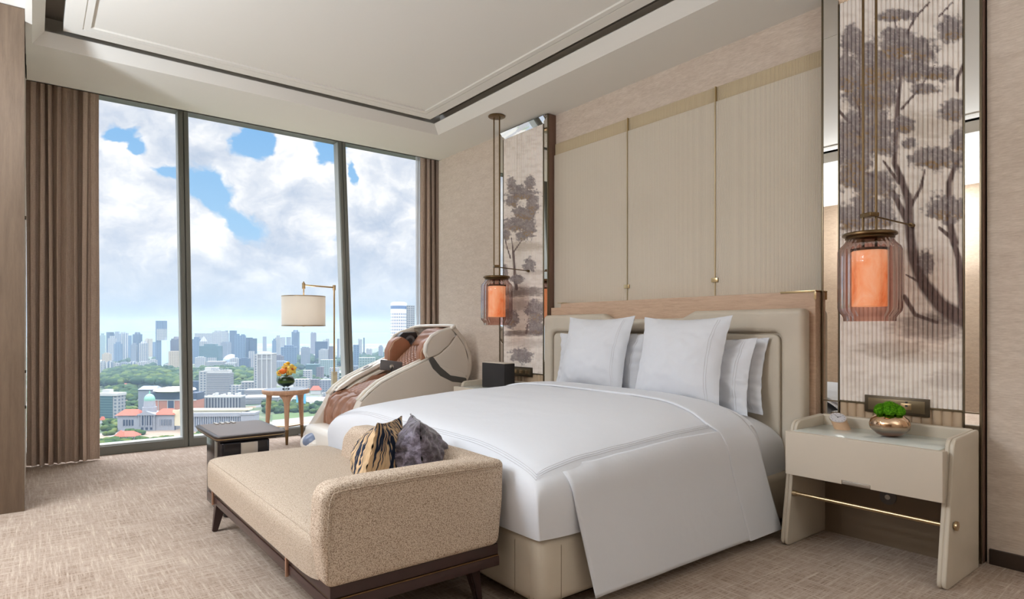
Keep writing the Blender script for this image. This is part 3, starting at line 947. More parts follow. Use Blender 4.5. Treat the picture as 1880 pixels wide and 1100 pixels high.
for x in (1.70, 2.6):
    seam([(x, 1.8555, 0.05), (x, 1.8555, 0.27), (x, 1.868, 0.307), (x, 1.91, 0.3235)])

# mattress
def sup(t_, n): return max(0.0, 1 - abs(t_) ** n) ** (1 / n)
def mattress_fn(a, c):
    # a along X head..foot perimeter direction, c across
    th = PI * c
    y = -math.cos(th); y = math.copysign(abs(y) ** 0.42, y)
    z = math.sin(th) ** 0.42
    ph = PI * a
    x = -math.cos(ph); x = math.copysign(abs(x) ** 0.36, x)
    zz = z * (math.sin(ph) ** 0.36)
    xx = 2.60 + x * 0.985
    return Vector((xx, CYB + y * 1.075 * (0.985 + 0.015 * math.sin(ph)), 0.30 + 0.395 * zz))
m = MB(); m.grid(mattress_fn, 60, 60)
part('mattress', m, SHEET, bed, 180, off=BB)

# headboard : wood board with brass corners, leather frame with inset field
def hb(ys, zs): return list(zip(ys, zs))
m = MB()
m.prism(roundpoly([(1.748, 0.10), (4.076, 0.10), (4.076, 1.345), (3.95, 1.345), (3.95, 1.380), (1.748, 1.380)], [0, 0, .004, .004, .004, .012], 3), 3.612, 3.735, 'X', 0.004, 2)
hbd = part('headboard', m, OAK_RAIL, bed, 30, off=BB)
m = MB()
m.box(3.603, 3.70, 1.742, 1.960, 1.378, 1.3835, 0.001); m.box(3.603, 3.62, 1.7455, 1.7495, 1.335, 1.383, 0.001)
m.box(3.606, 3.612, 1.742, 1.960, 1.372, 1.383, 0.001); m.box(3.606, 3.612, 1.742, 1.756, 1.33, 1.383, 0.001)
part('brass_corner', m, GOLD, hbd, off=BB, label='brass strip on the near top corner')
m = MB()
m.box(3.603, 3.70, 3.92, 3.985, 1.382, 1.387, 0.001)
part('brass_corner', m, GOLD, hbd, off=BB, label='brass strip on the far top corner')
outer = roundpoly([(1.772, 0.12), (4.072, 0.12), (4.072, 1.278), (3.375, 1.278), (3.29, 1.232), (2.625, 1.232), (2.525, 1.278), (1.772, 1.278)],
                  [0.01, 0.01, 0.04, 0.03, 0.03, 0.03, 0.03, 0.04], 6)
inner = roundpoly([(1.912, 0.14), (3.97, 0.14), (3.97, 1.137), (1.912, 1.137)], [0, 0, 0.06, 0.06], 6)
m = MB(); m.prism(outer, 3.515, 3.612, 'X', 0.032, 6, holes=[inner])
part('leather_frame', m, LEATHER, hbd, 60, off=BB)
inn2 = roundpoly([(1.925, 0.14), (3.958, 0.14), (3.958, 1.124), (1.925, 1.124)], [0, 0, 0.05, 0.05], 6)
m = MB(); m.prism(inn2, 3.535, 3.61, 'X', 0.012, 4); m.box(3.56, 3.6, 1.88, 4.0, 0.15, 1.16)
part('leather_field', m, LEATHER, hbd, 60, off=BB)

# ------------------------------------------------------------------ duvet
def ztop(x):
    s = max(0.0, min(1.0, (x - 1.6) / 1.3))
    return 0.660 + 0.082 * (1 - (1 - s) ** 2)
def wob(x, y, a=0.006):
    return a * mnoise.noise(Vector((x * 3.0, y * 3.0, 1.7))) + a * 0.6 * mnoise.noise(Vector((x * 7.0, y * 5.0, 4.2)))
XF, XH = 1.575, 3.16
RF = 0.30      # rounding length at the foot
def duvet_pt(a, c, off=0.0):
    """a 0 foot bottom .. 1 head end ; c 0 near bottom .. 1 far bottom"""
    # across
    th = PI * c
    cy_ = -math.cos(th); y = math.copysign(abs(cy_) ** 0.26, cy_)
    zc = (math.sin(th)) ** 0.26 if 0 < c < 1 else 0.0
    # along
    if a < 0.35:
        q = a / 0.35 * PI / 2
        x = XF + RF * (1 - math.cos(q) ** 0.32)
        zf = math.sin(q) ** 0.32
        infl = math.cos(q)
    else:
        x = XF + RF + (XH - XF - RF) * (a - 0.35) / 0.65
        zf = 1.0; infl = 0.0
    hw = 1.112 - 0.018 * infl
    yy = CYB + y * hw
    xx = x + (1 - zc) * 0.02 * (1 if a < 0.35 else 0)
    zz = 0.0 if min(zf, zc) < 1e-3 else (zf ** -4 + zc ** -4 - 1) ** -0.25
    z = 0.312 + (ztop(x) + 0.012 - 0.055 * abs(yy - CYB) ** 3 - 0.312) * zz
    # the foot and sides bulge a little above the tuck
    w = wob(xx, yy + z)
    v = Vector((xx, yy, z))
    nrm = Vector((-(infl) * 0.9, y * (1 - zc) , zf * zc + 0.05)).normalized()
    bul = 0.014 * math.sin(PI * min(1, max(0, (z - 0.31) / 0.36)))
    v += nrm * (off + w) + Vector((-bul * infl, bul * y * (1 - zc), 0))
    return v
m = MB(); m.grid(lambda a, c: duvet_pt(a, c), 90, 110)

# hanging near side
def surf_xy(x, y, off):
    if x < XF + RF:
        cq = max(0.0, 1 - (x - XF) / RF) ** (1 / 0.32); a = math.acos(min(1, cq)) / (PI / 2) * 0.35
    else: a = 0.35 + 0.65 * (x - XF - RF) / (XH - XF - RF)
    yn = max(-1, min(1, (y - CYB) / 1.110)); cc_ = math.copysign(abs(yn) ** (1 / 0.26), -yn)
    c = math.acos(cc_) / PI
    return duvet_pt(a, c, off)
def clampz(c): return duvet_pt(1, c)
def body_side(x, z):
    """Y of the near side of the body at height z, away from the foot"""
    lo, hi = 0.0, 0.5
    a = 0.35 + 0.65 * (x - XF - RF) / (XH - XF - RF); a = max(0.2, min(1, a))
    for _ in range(24):
        mid = (lo + hi) / 2
        if duvet_pt(a, mid).z < z: lo = mid
        else: hi = mid
    return duvet_pt(a, lo)
ZJ = 0.622        # height where the hang leaves the body (the stitched line)
def flap_pt(s, d, xa0, xa1, xb0, xb1, off=0.0, zbot=0.055, ztop_=None):
    """s 0..1 along X, d 0 top .. 1 bottom"""
    xt = xa0 + (xa1 - xa0) * s; xb = xb0 + (xb1 - xb0) * s
    zt = min(ZJ if ztop_ is None else ztop_, surf_xy(xt, 1.888, 0).z - 0.004)
    x = xt + (xb - xt) * d
    top = body_side(x, zt)
    z = top.z + (zbot - top.z) * d
    ZA = 0.46
    if z >= ZA: y = body_side(x, min(z, zt)).y - 0.003 - 0.003 * min(1, d * 8)
    else:
        ya = body_side(x, ZA).y - 0.006
        q_ = (ZA - z) / (ZA - zbot)
        y = ya + (1.774 - ya) * (q_ ** 1.15)
    y += 0.005 * mnoise.noise(Vector((x * 4, z * 2.2, 9.1))) * d
    return Vector((x, y - off, z))
fl = MB(); fl.grid(lambda s, d: flap_pt(s, d ** 1.25, 1.722, 3.13, 1.812, 3.20, 0.004), 60, 44)
b = fl.bm; 
bmesh.ops.recalc_face_normals(b, faces=b.faces)
geom = bmesh.ops.solidify(b, geom=list(b.faces), thickness=0.004)
me_ = bpy.data.meshes.new('t'); b.to_mesh(me_); b.free(); m.mesh(me_)
DB = (1.6, CYB, 0.32)
duvet = part('duvet', m, WHITELIN, None, 180, off=DB); duvet.location = DB
tag(duvet, 'large white duvet tucked at the foot and hanging down the near side of the bed', 'duvet')

# turned-back band
def band_pt(s, t_):
    """s across the bed: 0 bottom of the near hang .. ; t_ 0 foot edge .. 1 head edge"""
    hang = 0.36
    if s < hang:
        d = 1 - s / hang
        xa = 2.812 + (2.945 - 2.812) * d; xb = 3.10 + (3.258 - 3.10) * d
        x = xa + (xb - xa) * t_
        p_ = flap_pt(0, d, x, x, x, x, 0.016, 0.052, 0.60)
        return Vector((x, p_.y, p_.z))
    c0 = 0.5
    q = (s - hang) / (1 - hang)
    # start at the c that matches z = .60 on the near side
    lo, hi = 0.0, 0.5
    for _ in range(20):
        mid = (lo + hi) / 2
        if duvet_pt(0.8, mid).z < 0.60: lo = mid
        else: hi = mid
    c = lo + (0.90 - lo) * q
    k = q * q * (3 - 2 * q)
    xa = 2.812 - 0.06 * math.sin(PI * min(1, q * 2.2)) * (1 - q) + 0.20 * k; xb = 3.10 + 0.06 * k
    x = xa + (xb - xa) * t_
    a = 0.35 + 0.65 * (x - XF - RF) / (XH - XF - RF)
    p_ = duvet_pt(a, c, 0.016)
    return Vector((x, p_.y, p_.z))
bn = MB()
def band_edge(s, t_):
    # round the foot edge of the fold over
    p_ = band_pt(s, max(0, min(1, (t_ - 0.06) / 0.90)))
    k = 0.0
    if t_ < 0.10: k = math.sqrt(max(0, 1 - ((0.10 - t_) / 0.10) ** 2))
    elif t_ > 0.94: k = math.sqrt(max(0, 1 - ((t_ - 0.94) / 0.06) ** 2))
    else: k = 1.0
    e = 0.012 * k - 0.014
    dirn = Vector((0, -1, 0)) if s < 0.36 else (Vector((0, 0, 1)) if s > 0.46 else Vector((0, -(0.46 - s) * 10, (s - 0.36) * 10)).normalized())
    return p_ + dirn * e
bn.grid(band_edge, 120, 30)
part('turned_back_band', bn, WHITELIN, duvet, 180, off=DB, label='folded-back band near the pillows')

# triple stitching around the top
st = MB()
def find_c(a, z):
    lo, hi = 0.0, 0.5
    for _ in range(24):
        mid = (lo + hi) / 2
        if duvet_pt(a, mid).z < z: lo = mid
        else: hi = mid
    return lo
def find_a(c, z):
    lo, hi = 0.0, 0.45
    for _ in range(24):
        mid = (lo + hi) / 2
        if duvet_pt(mid, c).z < z: lo = mid
        else: hi = mid
    return lo
for k in range(3):
    o_ = k * 0.007
    xf = 1.607 + o_; yn_ = 1.883 + o_ * 1.2
    pts = [surf_xy(xf + 0.004 * math.sin(i * 0.13), 4.005 - (4.005 - yn_) * i / 79, 0.0015) for i in range(80)]
    pts += [surf_xy(xf + (2.79 - xf) * (i / 79) ** 1.3, yn_ + 0.010 * min(1, i / 20), 0.004 + 0.003 * min(1, i / 6)) for i in range(1, 80)]
    st.tube(pts, 0.0012, 5)
part('stitching', st, STITCH, duvet, 180, off=DB, label='three rows of raised stitching')

# ------------------------------------------------------------------ pillows
def pillow_mesh(w, h, t, seed=0, crumple=1.0, ncorner=0.06, px=(2.6, 0.62)):
    """stands upright: width along local Y, height Z (0..h), thickness X"""
    m = MB()
    N = 44
    for side in (-1, 1):
        def fn(a, c):
            u = 2 * a - 1; v = 2 * c - 1
            # edges drawn in between the corners
            ex = 1 - ncorner * (1 - v * v) * (abs(u) ** 3); ez = 1 - ncorner * (1 - u * u) * (abs(v) ** 3)
            y = u * w / 2 * (1 - ncorner * 0.9 * (1 - abs(v) ** 2)); z = v * h / 2 * (1 - ncorner * 0.9 * (1 - abs(u) ** 2))
            f = (max(0, 1 - abs(u) ** px[0]) ** px[1]) * (max(0, 1 - abs(v) ** px[0]) ** px[1])
            wr = crumple * 0.010 * mnoise.noise(Vector((u * 2.4 + seed, v * 2.4, side * 3.0))) * f
            wr += crumple * 0.006 * mnoise.noise(Vector((u * 6 + seed, v * 6, side * 3.0)))
            x = side * (t / 2 * f) + wr * 1.2
            belly = -0.03 * (v) * f * side
            return Vector((x + belly * 0.0, y, z + h / 2))
        m.grid(fn, N, N)
    return m
def pillow(name, label, cat, base, w, h, t, lean, mat, seed, group=None, rz=0.0, ry=0.0, cr=1.0, hems=True, nc=0.06, ex=(2.6, 0.62)):
    m = pillow_mesh(w, h, t, seed, cr, nc, ex)
    o = part(name, m, mat, None, 180)
    o.location = base; o.rotation_euler = (ry, lean, rz)
    tag(o, label, cat, group)
    if hems:
        hm = MB()
        for k in range(2):
            y = -w / 2 + 0.065 + k * 0.014
            pts = []
            for i in range(24):
                v = -0.92 + 1.84 * i / 23; u = y / (w / 2)
                yy = y * (1 - nc * 0.9 * (1 - v * v))
                f = (max(0, 1 - abs(u) ** ex[0]) ** ex[1]) * (max(0, 1 - abs(v) ** ex[0]) ** ex[1])
                wr = cr * 0.010 * mnoise.noise(Vector((u * 2.4 + seed, v * 2.4, -3.0))) * f + cr * 0.006 * mnoise.noise(Vector((u * 6 + seed, v * 6, -3.0)))
                pts.append((-(t / 2) * f + wr * 1.2 - 0.001, yy, v * h / 2 * (1 - nc * 0.9 * (1 - u * u)) + h / 2))
            hm.tube(pts, 0.0012, 5)
        part('hem_stitching', hm, STITCH, o, 180)
    return o
G = 'white pillows against the headboard'
pillow('euro_pillow', 'large square white pillow in front, the near one', 'pillow', (3.20, 2.455, 0.672), 0.68, 0.585, 0.24, R(14), WHITELIN, 1, G, nc=0.10, ex=(2.3, 0.72))
pillow('euro_pillow', 'large square white pillow in front, the one further from the near bedside cabinet', 'pillow', (3.26, 3.27, 0.685), 0.68, 0.585, 0.24, R(14), WHITELIN, 5, G, nc=0.10, ex=(2.3, 0.72))
pillow('pillow', 'white sleeping pillow right behind the near large square pillow', 'pillow', (3.33, 2.36, 0.64), 0.70, 0.475, 0.15, R(13), WHITELIN, 9, G, nc=0.09, ex=(2.3, 0.72), cr=1.6)
pillow('pillow', 'white sleeping pillow against the headboard, rearmost at the near side', 'pillow', (3.445, 2.33, 0.64), 0.70, 0.470, 0.13, R(9), WHITELIN, 13, G, nc=0.09, ex=(2.3, 0.72), cr=1.6)
pillow('pillow', 'white sleeping pillow right behind the far large square pillow', 'pillow', (3.36, 3.24, 0.66), 0.76, 0.475, 0.15, R(12), WHITELIN, 17, G, nc=0.09, ex=(2.3, 0.72), cr=1.6)
pillow('pillow', 'white sleeping pillow against the headboard, rearmost at the window side', 'pillow', (3.455, 3.44, 0.66), 0.84, 0.470, 0.12, R(9), WHITELIN, 21, G, nc=0.09, ex=(2.3, 0.72), cr=1.6)
# ------------------------------------------------------------------ upholstered bench (chaise) at the foot of the bed
BN = (1.15, 2.95, 0)
X0, X1, Y0, Y1 = 0.775, 1.525, 2.02, 3.90
bench = thing('chaise_bench', 'oatmeal woven chaise bench with low back and one arm at the foot of the bed', 'bench', BN)
# seat cushion : crowned slab with rounded far corners
def seat_fn(a, c):
    hx, hy = (X1 - X0) / 2 - 0.004, (Y1 - 2.12) / 2
    mx_, my_ = (X0 + X1) / 2, (2.12 + Y1) / 2
    ta, tc_ = PI * a, PI * c
    n = 0.22
    ux = -math.copysign(abs(math.cos(ta)) ** n, math.cos(ta)); uy = -math.copysign(abs(math.cos(tc_)) ** (n * 0.8), math.cos(tc_))
    za = math.sin(ta) ** n; zc = math.sin(tc_) ** (n * 0.8)
    z = 0.0 if min(za, zc) < 1e-3 else (za ** -3 + zc ** -3 - 1) ** (-1 / 3)
    # round the plan corners
    k = 1 - 0.045 * (abs(ux) ** 14) * (abs(uy) ** 14)
    bul = 1 + 0.006 * math.sin(PI * min(1, z))
    x = mx_ + ux * hx * (k - 0.03 * (abs(uy) ** 30) * abs(ux)) * bul; y = my_ + uy * hy * (1 - 0.012 * abs(ux) ** 14)
    zz = 0.262 + z * (0.160 + 0.026 * (1 - ux * ux) * (1 - uy ** 4))
    zz += 0.004 * mnoise.noise(Vector((x * 3.5, y * 3.5, 2))) * z
    return Vector((x, y, zz))
m = MB(); m.grid(seat_fn, 80, 110)
seat = part('seat', m, SEATFAB, bench, 180, off=BN)
m = MB()
def seat_xy(x, y):
    hx, hy = (X1 - X0) / 2 - 0.004, (Y1 - 2.12) / 2
    un = (x - (X0 + X1) / 2) / hx; vn = (y - (2.12 + Y1) / 2) / hy
    f = lambda t_, n: math.acos(max(-1, min(1, -math.copysign(abs(t_) ** (1 / n), t_)))) / PI
    return seat_fn(f(un, 0.22), f(vn, 0.176))
pts = [seat_xy(X0 + 0.022, 2.14 + (3.86 - 2.14) * i / 60) + Vector((0, 0, 0.001)) for i in range(61)]
pts += [seat_xy(X0 + 0.022 + (X1 - 0.04 - X0 - 0.022) * i / 30, 3.872) + Vector((0, 0, 0.001)) for i in range(1, 31)]
m.tube(pts, 0.0025, 6)
part('seat_piping', m, SEATFAB, seat, 180, off=BN)
# arm : panel across the near end with a rounded, slightly swept top
AX0, AX1 = 0.762, 1.535
arm_out = [(AX0 + 0.022, 0.268), (AX1 - 0.022, 0.268), (AX1, 0.45), (AX1 + 0.004, 0.600), (AX1 - 0.01, 0.615), (1.3, 0.628), (0.95, 0.627), (0.82, 0.622), (0.785, 0.610), (0.766, 0.575), (AX0 - 0.004, 0.45)]
arm_out = roundpoly(arm_out, [0.04, 0.04, 0.1, 0.04, 0.04, 0.1, 0.1, 0.06, 0.05, 0.05, 0.1], 6)
m = MB(); m.prism(arm_out, 2.022, 2.135, 'Y', 0.026, 6)
arm = part('arm', m, WEAVE, bench, 60, off=BN)
m = MB()
pts = [(AX0 + 0.026, 2.026, 0.30), (AX0 + 0.022, 2.020, 0.45), (AX0 + 0.030, 2.020, 0.56), (0.805, 2.021, 0.592), (0.84, 2.021, 0.598), (1.1, 2.0205, 0.603), (1.4, 2.0205, 0.598), (AX1 - 0.012, 2.023, 0.592)]
m.tube(pts, 0.0022, 6)
pts = [(x + 0.012 if i < 4 else x, y, z - 0.010) for i, (x, y, z) in enumerate(pts)]
m.tube(pts, 0.0015, 6)
part('arm_seam', m, WEAVE, arm, 180, off=BN)
# back : runs along the bed side, ends in a rounded nose
back = roundpoly([(2.06, 0.272), (3.395, 0.272), (3.41, 0.40), (3.36, 0.555), (3.27, 0.612), (3.15, 0.618), (2.8, 0.622), (2.3, 0.626), (2.06, 0.622)],
                 [0.05, 0.05, 0.1, 0.09, 0.08, 0.1, 0.1, 0.1, 0.05], 6)
m = MB(); m.prism(back, 1.385, 1.535, 'X', 0.045, 7)
part('back', m, WEAVE, bench, 60, off=BN)
# wood base : recessed upper band, gold line, lower rail
m = MB()
m.box(0.800, 1.512, 2.035, 3.888, 0.228, 0.270, 0.001)
m.box(0.797, 1.516, 2.030, 3.892, 0.182, 0.222, 0.002)
m.box(0.812, 1.50, 2.045, 3.87, 0.19, 0.24)
fr = part('base_frame', m, DKWOOD, bench, 30, off=BN)
m = MB(); m.box(0.802, 1.511, 2.031, 3.885, 0.2225, 0.2275)
part('bronze_line', m, BRONZE, fr, 30, off=BN, label='thin bronze line around the base')
for y in (3.72, 2.46):
    m = MB(); m.box(0.785, 0.7965, y - 0.006, y + 0.006, 0.178, 0.262, 0.001)
    part('bronze_clip', m, plain('rose_bronze', (190, 152, 130), 0.4, 0.8) if y > 3 else MATS['rose_bronze'], fr, 30, off=BN, label='small upright bronze clip')
LEGX = [(0.85, 3.80, -1, 1), (1.46, 3.80, 1, 1), (0.85, 2.15, -1, -1), (1.465, 2.17, 1, -1)]
for (x, y, sx, sy) in LEGX:
    m = MB()
    b = bmesh.new()
    secs = [(0.185, 0.030, 0.030, 0.0), (0.15, 0.027, 0.027, 0.004), (0.0, 0.014, 0.014, 0.030)]
    rings = []
    for (z, hx, hy, o_) in secs:
        cx_, cy_ = x + sx * o_, y + sy * o_ * 0.6
        rings.append([b.verts.new((cx_ + a_ * hx, cy_ + b_ * hy, z)) for a_, b_ in ((-1, -1), (1, -1), (1, 1), (-1, 1))])
    for i in range(2):
        for k in range(4):
            b.faces.new((rings[i][k], rings[i][(k + 1) % 4], rings[i + 1][(k + 1) % 4], rings[i + 1][k]))
    b.faces.new(rings[0]); b.faces.new(rings[-1])
    bmesh.ops.bevel(b, geom=list(b.edges), offset=0.004, segments=2, affect='EDGES')
    bmesh.ops.recalc_face_normals(b, faces=b.faces)
    m.merge(b)
    if sx > 0:
        m.box(x - 0.14, x + 0.028, y - 0.022, y + 0.022, 0.158, 0.186, 0.006)
    part('leg', m, DKWOOD, bench, 40, off=BN)

# ------------------------------------------------------------------ two scatter cushions
IKAT, t, b = M0('ikat_print', (200, 168, 128), 0.7, spec=0.2)
co = obj_co(t)
d1 = t.noise(t.mapping(co, scale=(3, 8, 0.9)), scale=2.2, detail=3, rough=0.55, dist=0.5)
st_ = t.math('SINE', t.math('MULTIPLY', t.math('ADD', t.sep(co)[1], t.math('MULTIPLY', t.math('SUBTRACT', d1, 0.5), 0.34)), 150))
ed = t.noise(t.mapping(co, scale=(1, 1, 0.2)), scale=120, detail=3)
sv = t.math('ADD', st_, t.math('MULTIPLY', t.math('SUBTRACT', ed, 0.5), 1.2))
colr = t.ramp(t.math('ADD', t.math('MULTIPLY', sv, 0.5), 0.5), [(0.0, rgba((26, 34, 52))), (0.36, rgba((44, 56, 78))), (0.46, rgba((176, 150, 118))), (1.0, rgba((214, 184, 146)))])
t.l.new(colr, b.inputs['Base Color'])
VELVET, t, b = M0('crushed_velvet', (92, 84, 96), 0.5, spec=0.3)
co = obj_co(t)
v1 = t.noise(co, scale=16, detail=6, rough=0.7, dist=1.4)
v2 = t.noise(t.mapping(co, scale=(1, 1, 2.4)), scale=26, detail=5, rough=0.7, dist=0.8)
sv = t.math('ADD', t.math('MULTIPLY', v1, 0.6), t.math('MULTIPLY', v2, 0.4))
t.l.new(t.ramp(sv, [(0.38, rgba((30, 22, 30))), (0.47, rgba((74, 64, 76))), (0.56, rgba((120, 112, 128))), (0.68, rgba((160, 156, 172)))]), b.inputs['Base Color'])
b.inputs['Sheen Weight'].default_value = 0.5
bump(t, b, sv, 0.8, 0.006)
pillow('scatter_cushion', 'blue and tan ikat patterned cushion on the chaise bench', 'cushion', (1.165, 2.50, 0.425), 0.40, 0.345, 0.24, R(-2), IKAT, 31, None, cr=1.4, hems=False, nc=0.10, ex=(2.0, 0.85)).rotation_euler = Euler((R(-4), R(14), R(-43)))
pillow('scatter_cushion', 'grey violet crushed velvet cushion leaning beside the ikat one', 'cushion', (1.335, 2.37, 0.425), 0.38, 0.345, 0.25, R(0), VELVET, 37, None, cr=1.6, hems=False, nc=0.10, ex=(2.0, 0.85)).rotation_euler = Euler((R(-3), R(-3), R(-23)))

# ------------------------------------------------------------------ black pedestal side table at the end of the bench
SB = (1.06, 4.28, 0)
tb = thing('side_table', 'black lacquered pedestal table with leather tray top, behind the bench end', 'table', SB)
m = MB()
m.prism(roundpoly([(0.905, 4.03), (1.19, 4.03), (1.19, 4.45), (0.905, 4.45)], 0.02, 5), 0.03, 0.455, 'Z', 0.003, 2)
ped = part('pedestal', m, BLACKGLOSS, tb, 40, off=SB)
m = MB(); m.box(1.015, 1.115, 4.0265, 4.033, 0.03, 0.452, 0.001); m.box(0.9015, 0.907, 4.14, 4.20, 0.03, 0.452, 0.001)
part('steel_inlay', m, SILVER, ped, 30, off=SB, label='upright satin steel inlay')
m = MB(); m.prism(roundpoly([(0.925, 4.045), (1.20, 4.045), (1.20, 4.43), (0.925, 4.43)], 0.04, 5), 0.0, 0.03, 'Z', 0.004, 2)
part('foot_plate', m, BLACKGLOSS, tb, 40, off=SB)
tray = [(0.885, 4.055), (1.295, 4.055), (1.295, 4.66), (0.885, 4.66)]
m = MB()
m.prism(roundpoly(tray, 0.05, 6), 0.462, 0.474, 'Z', 0.005, 3)
m.prism(roundpoly([(0.875, 4.045), (1.305, 4.045), (1.305, 4.67), (0.875, 4.67)], 0.055, 6), 0.481, 0.498, 'Z', 0.007, 3)
m.box(0.93, 1.25, 4.1, 4.6, 0.45, 0.49)
top = part('tray_top', m, plain('dark_tray_wood', (52, 42, 38), 0.3), tb, 40, off=SB)
m = MB(); m.prism(roundpoly([(0.90, 4.07), (1.28, 4.07), (1.28, 4.645), (0.90, 4.645)], 0.035, 6), 0.492, 0.4995, 'Z', 0.0015, 2)
part('leather_inset', m, TRAYTOP, top, 40, off=SB, label='grey-brown leather inset')
m = MB(); m.prism(roundpoly([(0.88, 4.05), (1.30, 4.05), (1.30, 4.665), (0.88, 4.665)], 0.052, 6), 0.4745, 0.4808, 'Z', 0.001, 1)
part('brass_edge', m, BRASS, top, 40, off=SB, label='thin brass line around the tray')
m = MB()
for k in range(4):
    m.box(0.992 + k * 0.036, 1.014 + k * 0.036, 4.585, 4.664, 0.4985, 0.506, 0.002)
part('tray_handle', m, SILVER, top, 30, off=SB, label='four short silver bars at the far edge')

# ------------------------------------------------------------------ round walnut table with glass top
RT = (2.055, 6.42, 0)
rt = thing('round_table', 'small round light walnut table with glossy top by the window', 'table', RT)
m = MB(); m.lathe([(0.0, 0.492), (0.19, 0.492), (0.222, 0.500), (0.232, 0.516), (0.232, 0.535), (0.228, 0.541), (0.215, 0.543), (0.215, 0.538), (0.0, 0.538)], RT[0], RT[1], 56)
part('table_top', m, TABLEWOOD, rt, 40, off=RT)
m = MB(); m.lathe([(0.0, 0.536), (0.214, 0.536), (0.214, 0.5435), (0.0, 0.5435)], RT[0], RT[1], 56)
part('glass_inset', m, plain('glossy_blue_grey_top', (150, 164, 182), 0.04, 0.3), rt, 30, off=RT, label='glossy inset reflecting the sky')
for (x, y) in ((1.863, 6.54), (2.004, 6.235), (2.21, 6.46)):
    dx_, dy_ = x - RT[0], y - RT[1]; l_ = math.hypot(dx_, dy_); ux_, uy_ = dx_ / l_, dy_ / l_
    m = MB(); b = bmesh.new(); rings = []
    prof = [(0.495, 0.075, 0.165), (0.46, 0.045, 0.168), (0.42, 0.030, 0.172), (0.36, 0.026, 0.176), (0.15, 0.018, 0.185)]
    for (z, r_, rad) in prof:
        c_ = Vector((RT[0] + ux_ * rad, RT[1] + uy_ * rad, z))
        tx = Vector((-uy_, ux_, 0)); nx = Vector((ux_, uy_, 0))
        rings.append([b.verts.new(c_ + tx * math.cos(a_) * r_ + nx * math.sin(a_) * min(r_, 0.026)) for a_ in [2 * PI * k / 16 for k in range(16)]])
    for i in range(len(rings) - 1):
        for k in range(16): b.faces.new((rings[i][k], rings[i][(k + 1) % 16], rings[i + 1][(k + 1) % 16], rings[i + 1][k]))
    b.faces.new(rings[0]); b.faces.new(rings[-1]); bmesh.ops.recalc_face_normals(b, faces=b.faces)
    m.merge(b)
    lg = part('leg', m, TABLEWOOD, rt, 50, off=RT)
    m = MB(); m.cyl((RT[0] + ux_ * 0.185, RT[1] + uy_ * 0.185, 0.15), (RT[0] + ux_ * 0.19, RT[1] + uy_ * 0.19, 0.0), 0.0185, 0.0125, 14)
    part('leg_sleeve', m, BRONZE, lg, 40, off=RT, label='bronze sleeve at the foot')
m = MB()
cen = (RT[0], RT[1], 0.155)
for (x, y) in ((1.863, 6.54), (2.004, 6.235), (2.21, 6.46)):
    m.cyl(cen, (x, y, 0.155), 0.007, 0.007, 8)
part('stretcher', m, BRONZE, rt, 40, off=RT)

# vase with leaf wrap, orchids and craspedia
VB = (2.055, 6.42, 0.5435)
vs = thing('flower_vase', 'round glass vase lined with a green leaf holding yellow orchids and orange blooms', 'vase', VB)
m = MB(); m.lathe([(0.0, 0.012), (0.022, 0.004), (0.034, 0.0), (0.036, 0.006), (0.016, 0.016), (0.03, 0.026), (0.070, 0.045), (0.086, 0.075), (0.082, 0.105), (0.062, 0.128), (0.045, 0.136), (0.040, 0.138)], 0, 0, 36, cap=False)
part('glass_bowl', m, CLEARGL, vs, 180)
LEAFWRAP, t, b = M0('leaf_wrap', (60, 110, 20), 0.35)
z_ = t.sep(obj_co(t))[2]
n = t.noise(t.mapping(obj_co(t), scale=(2, 2, 60)), scale=4, detail=3)
t.l.new(t.ramp(t.math('ADD', t.math('MULTIPLY', z_, 6.0), t.math('MULTIPLY', n, 0.15)), [(0.28, rgba((22, 50, 12))), (0.42, rgba((36, 74, 14))), (0.52, rgba((110, 150, 30))), (0.62, rgba((40, 80, 18))), (0.85, rgba((24, 52, 18)))]), b.inputs['Base Color'])
m = MB(); m.lathe([(0.03, 0.030), (0.068, 0.048), (0.083, 0.076), (0.079, 0.103), (0.060, 0.124), (0.03, 0.128)], 0, 0, 36)
part('leaf_wrap', m, LEAFWRAP, vs, 180)
GREENST = plain('flower_stem', (84, 108, 56), 0.6)
YEL = plain('yellow_petal', (246, 206, 96), 0.55, var=0.12, scale=60)
YDEEP = plain('craspedia_yellow', (236, 176, 16), 0.7, bumpk=0.5, bscale=500)
ORNG = plain('orange_bloom', (240, 120, 30), 0.6, var=0.15, scale=70)
REDC = plain('orchid_centre', (176, 70, 30), 0.6)
def orchid(c, r, face, mat, name='orchid'):
    n_ = Vector(face).normalized(); q = n_.to_track_quat('Z', 'Y')
    m = MB()
    for k in range(5):
        a = 2 * PI * k / 5 + 0.3
        w = 0.55 if k % 2 else 0.42
        def fn(u, v, a=a, w=w):
            rr = r * (0.08 + 0.92 * u); wd = r * w * math.sin(PI * min(0.97, u * 0.85 + 0.12)) * (v - 0.5) * 2
            z = r * (0.25 * math.sin(u * 2.4) - 0.25 * (v - 0.5) ** 2 * 4 * u + 0.06 * math.sin(u * 9 + k))
            return Vector(c) + q @ Vector((rr * math.cos(a) - wd * math.sin(a), rr * math.sin(a) + wd * math.cos(a), z))
        m.grid(fn, 8, 6)
    o = part(name, m, mat, vs, 180)
    m = MB(); m.sphere(Vector(c) + n_ * r * 0.15, r * 0.2, 2, (1, 1, 1), 0.3, 3)
    part('flower_centre', m, REDC, o, 180)
orchid((0.045, -0.05, 0.205), 0.055, (0.25, -1, 0.25), YEL)
orchid((-0.005, -0.02, 0.215), 0.048, (-0.4, -1, 0.5), YEL)
orchid((0.075, 0.01, 0.195), 0.045, (0.9, -0.6, 0.0), YEL)
orchid((0.02, -0.05, 0.175), 0.04, (0.0, -1, -0.4), YEL)
orchid((-0.075, -0.02, 0.165), 0.035, (-0.9, -0.6, -0.1), YEL)
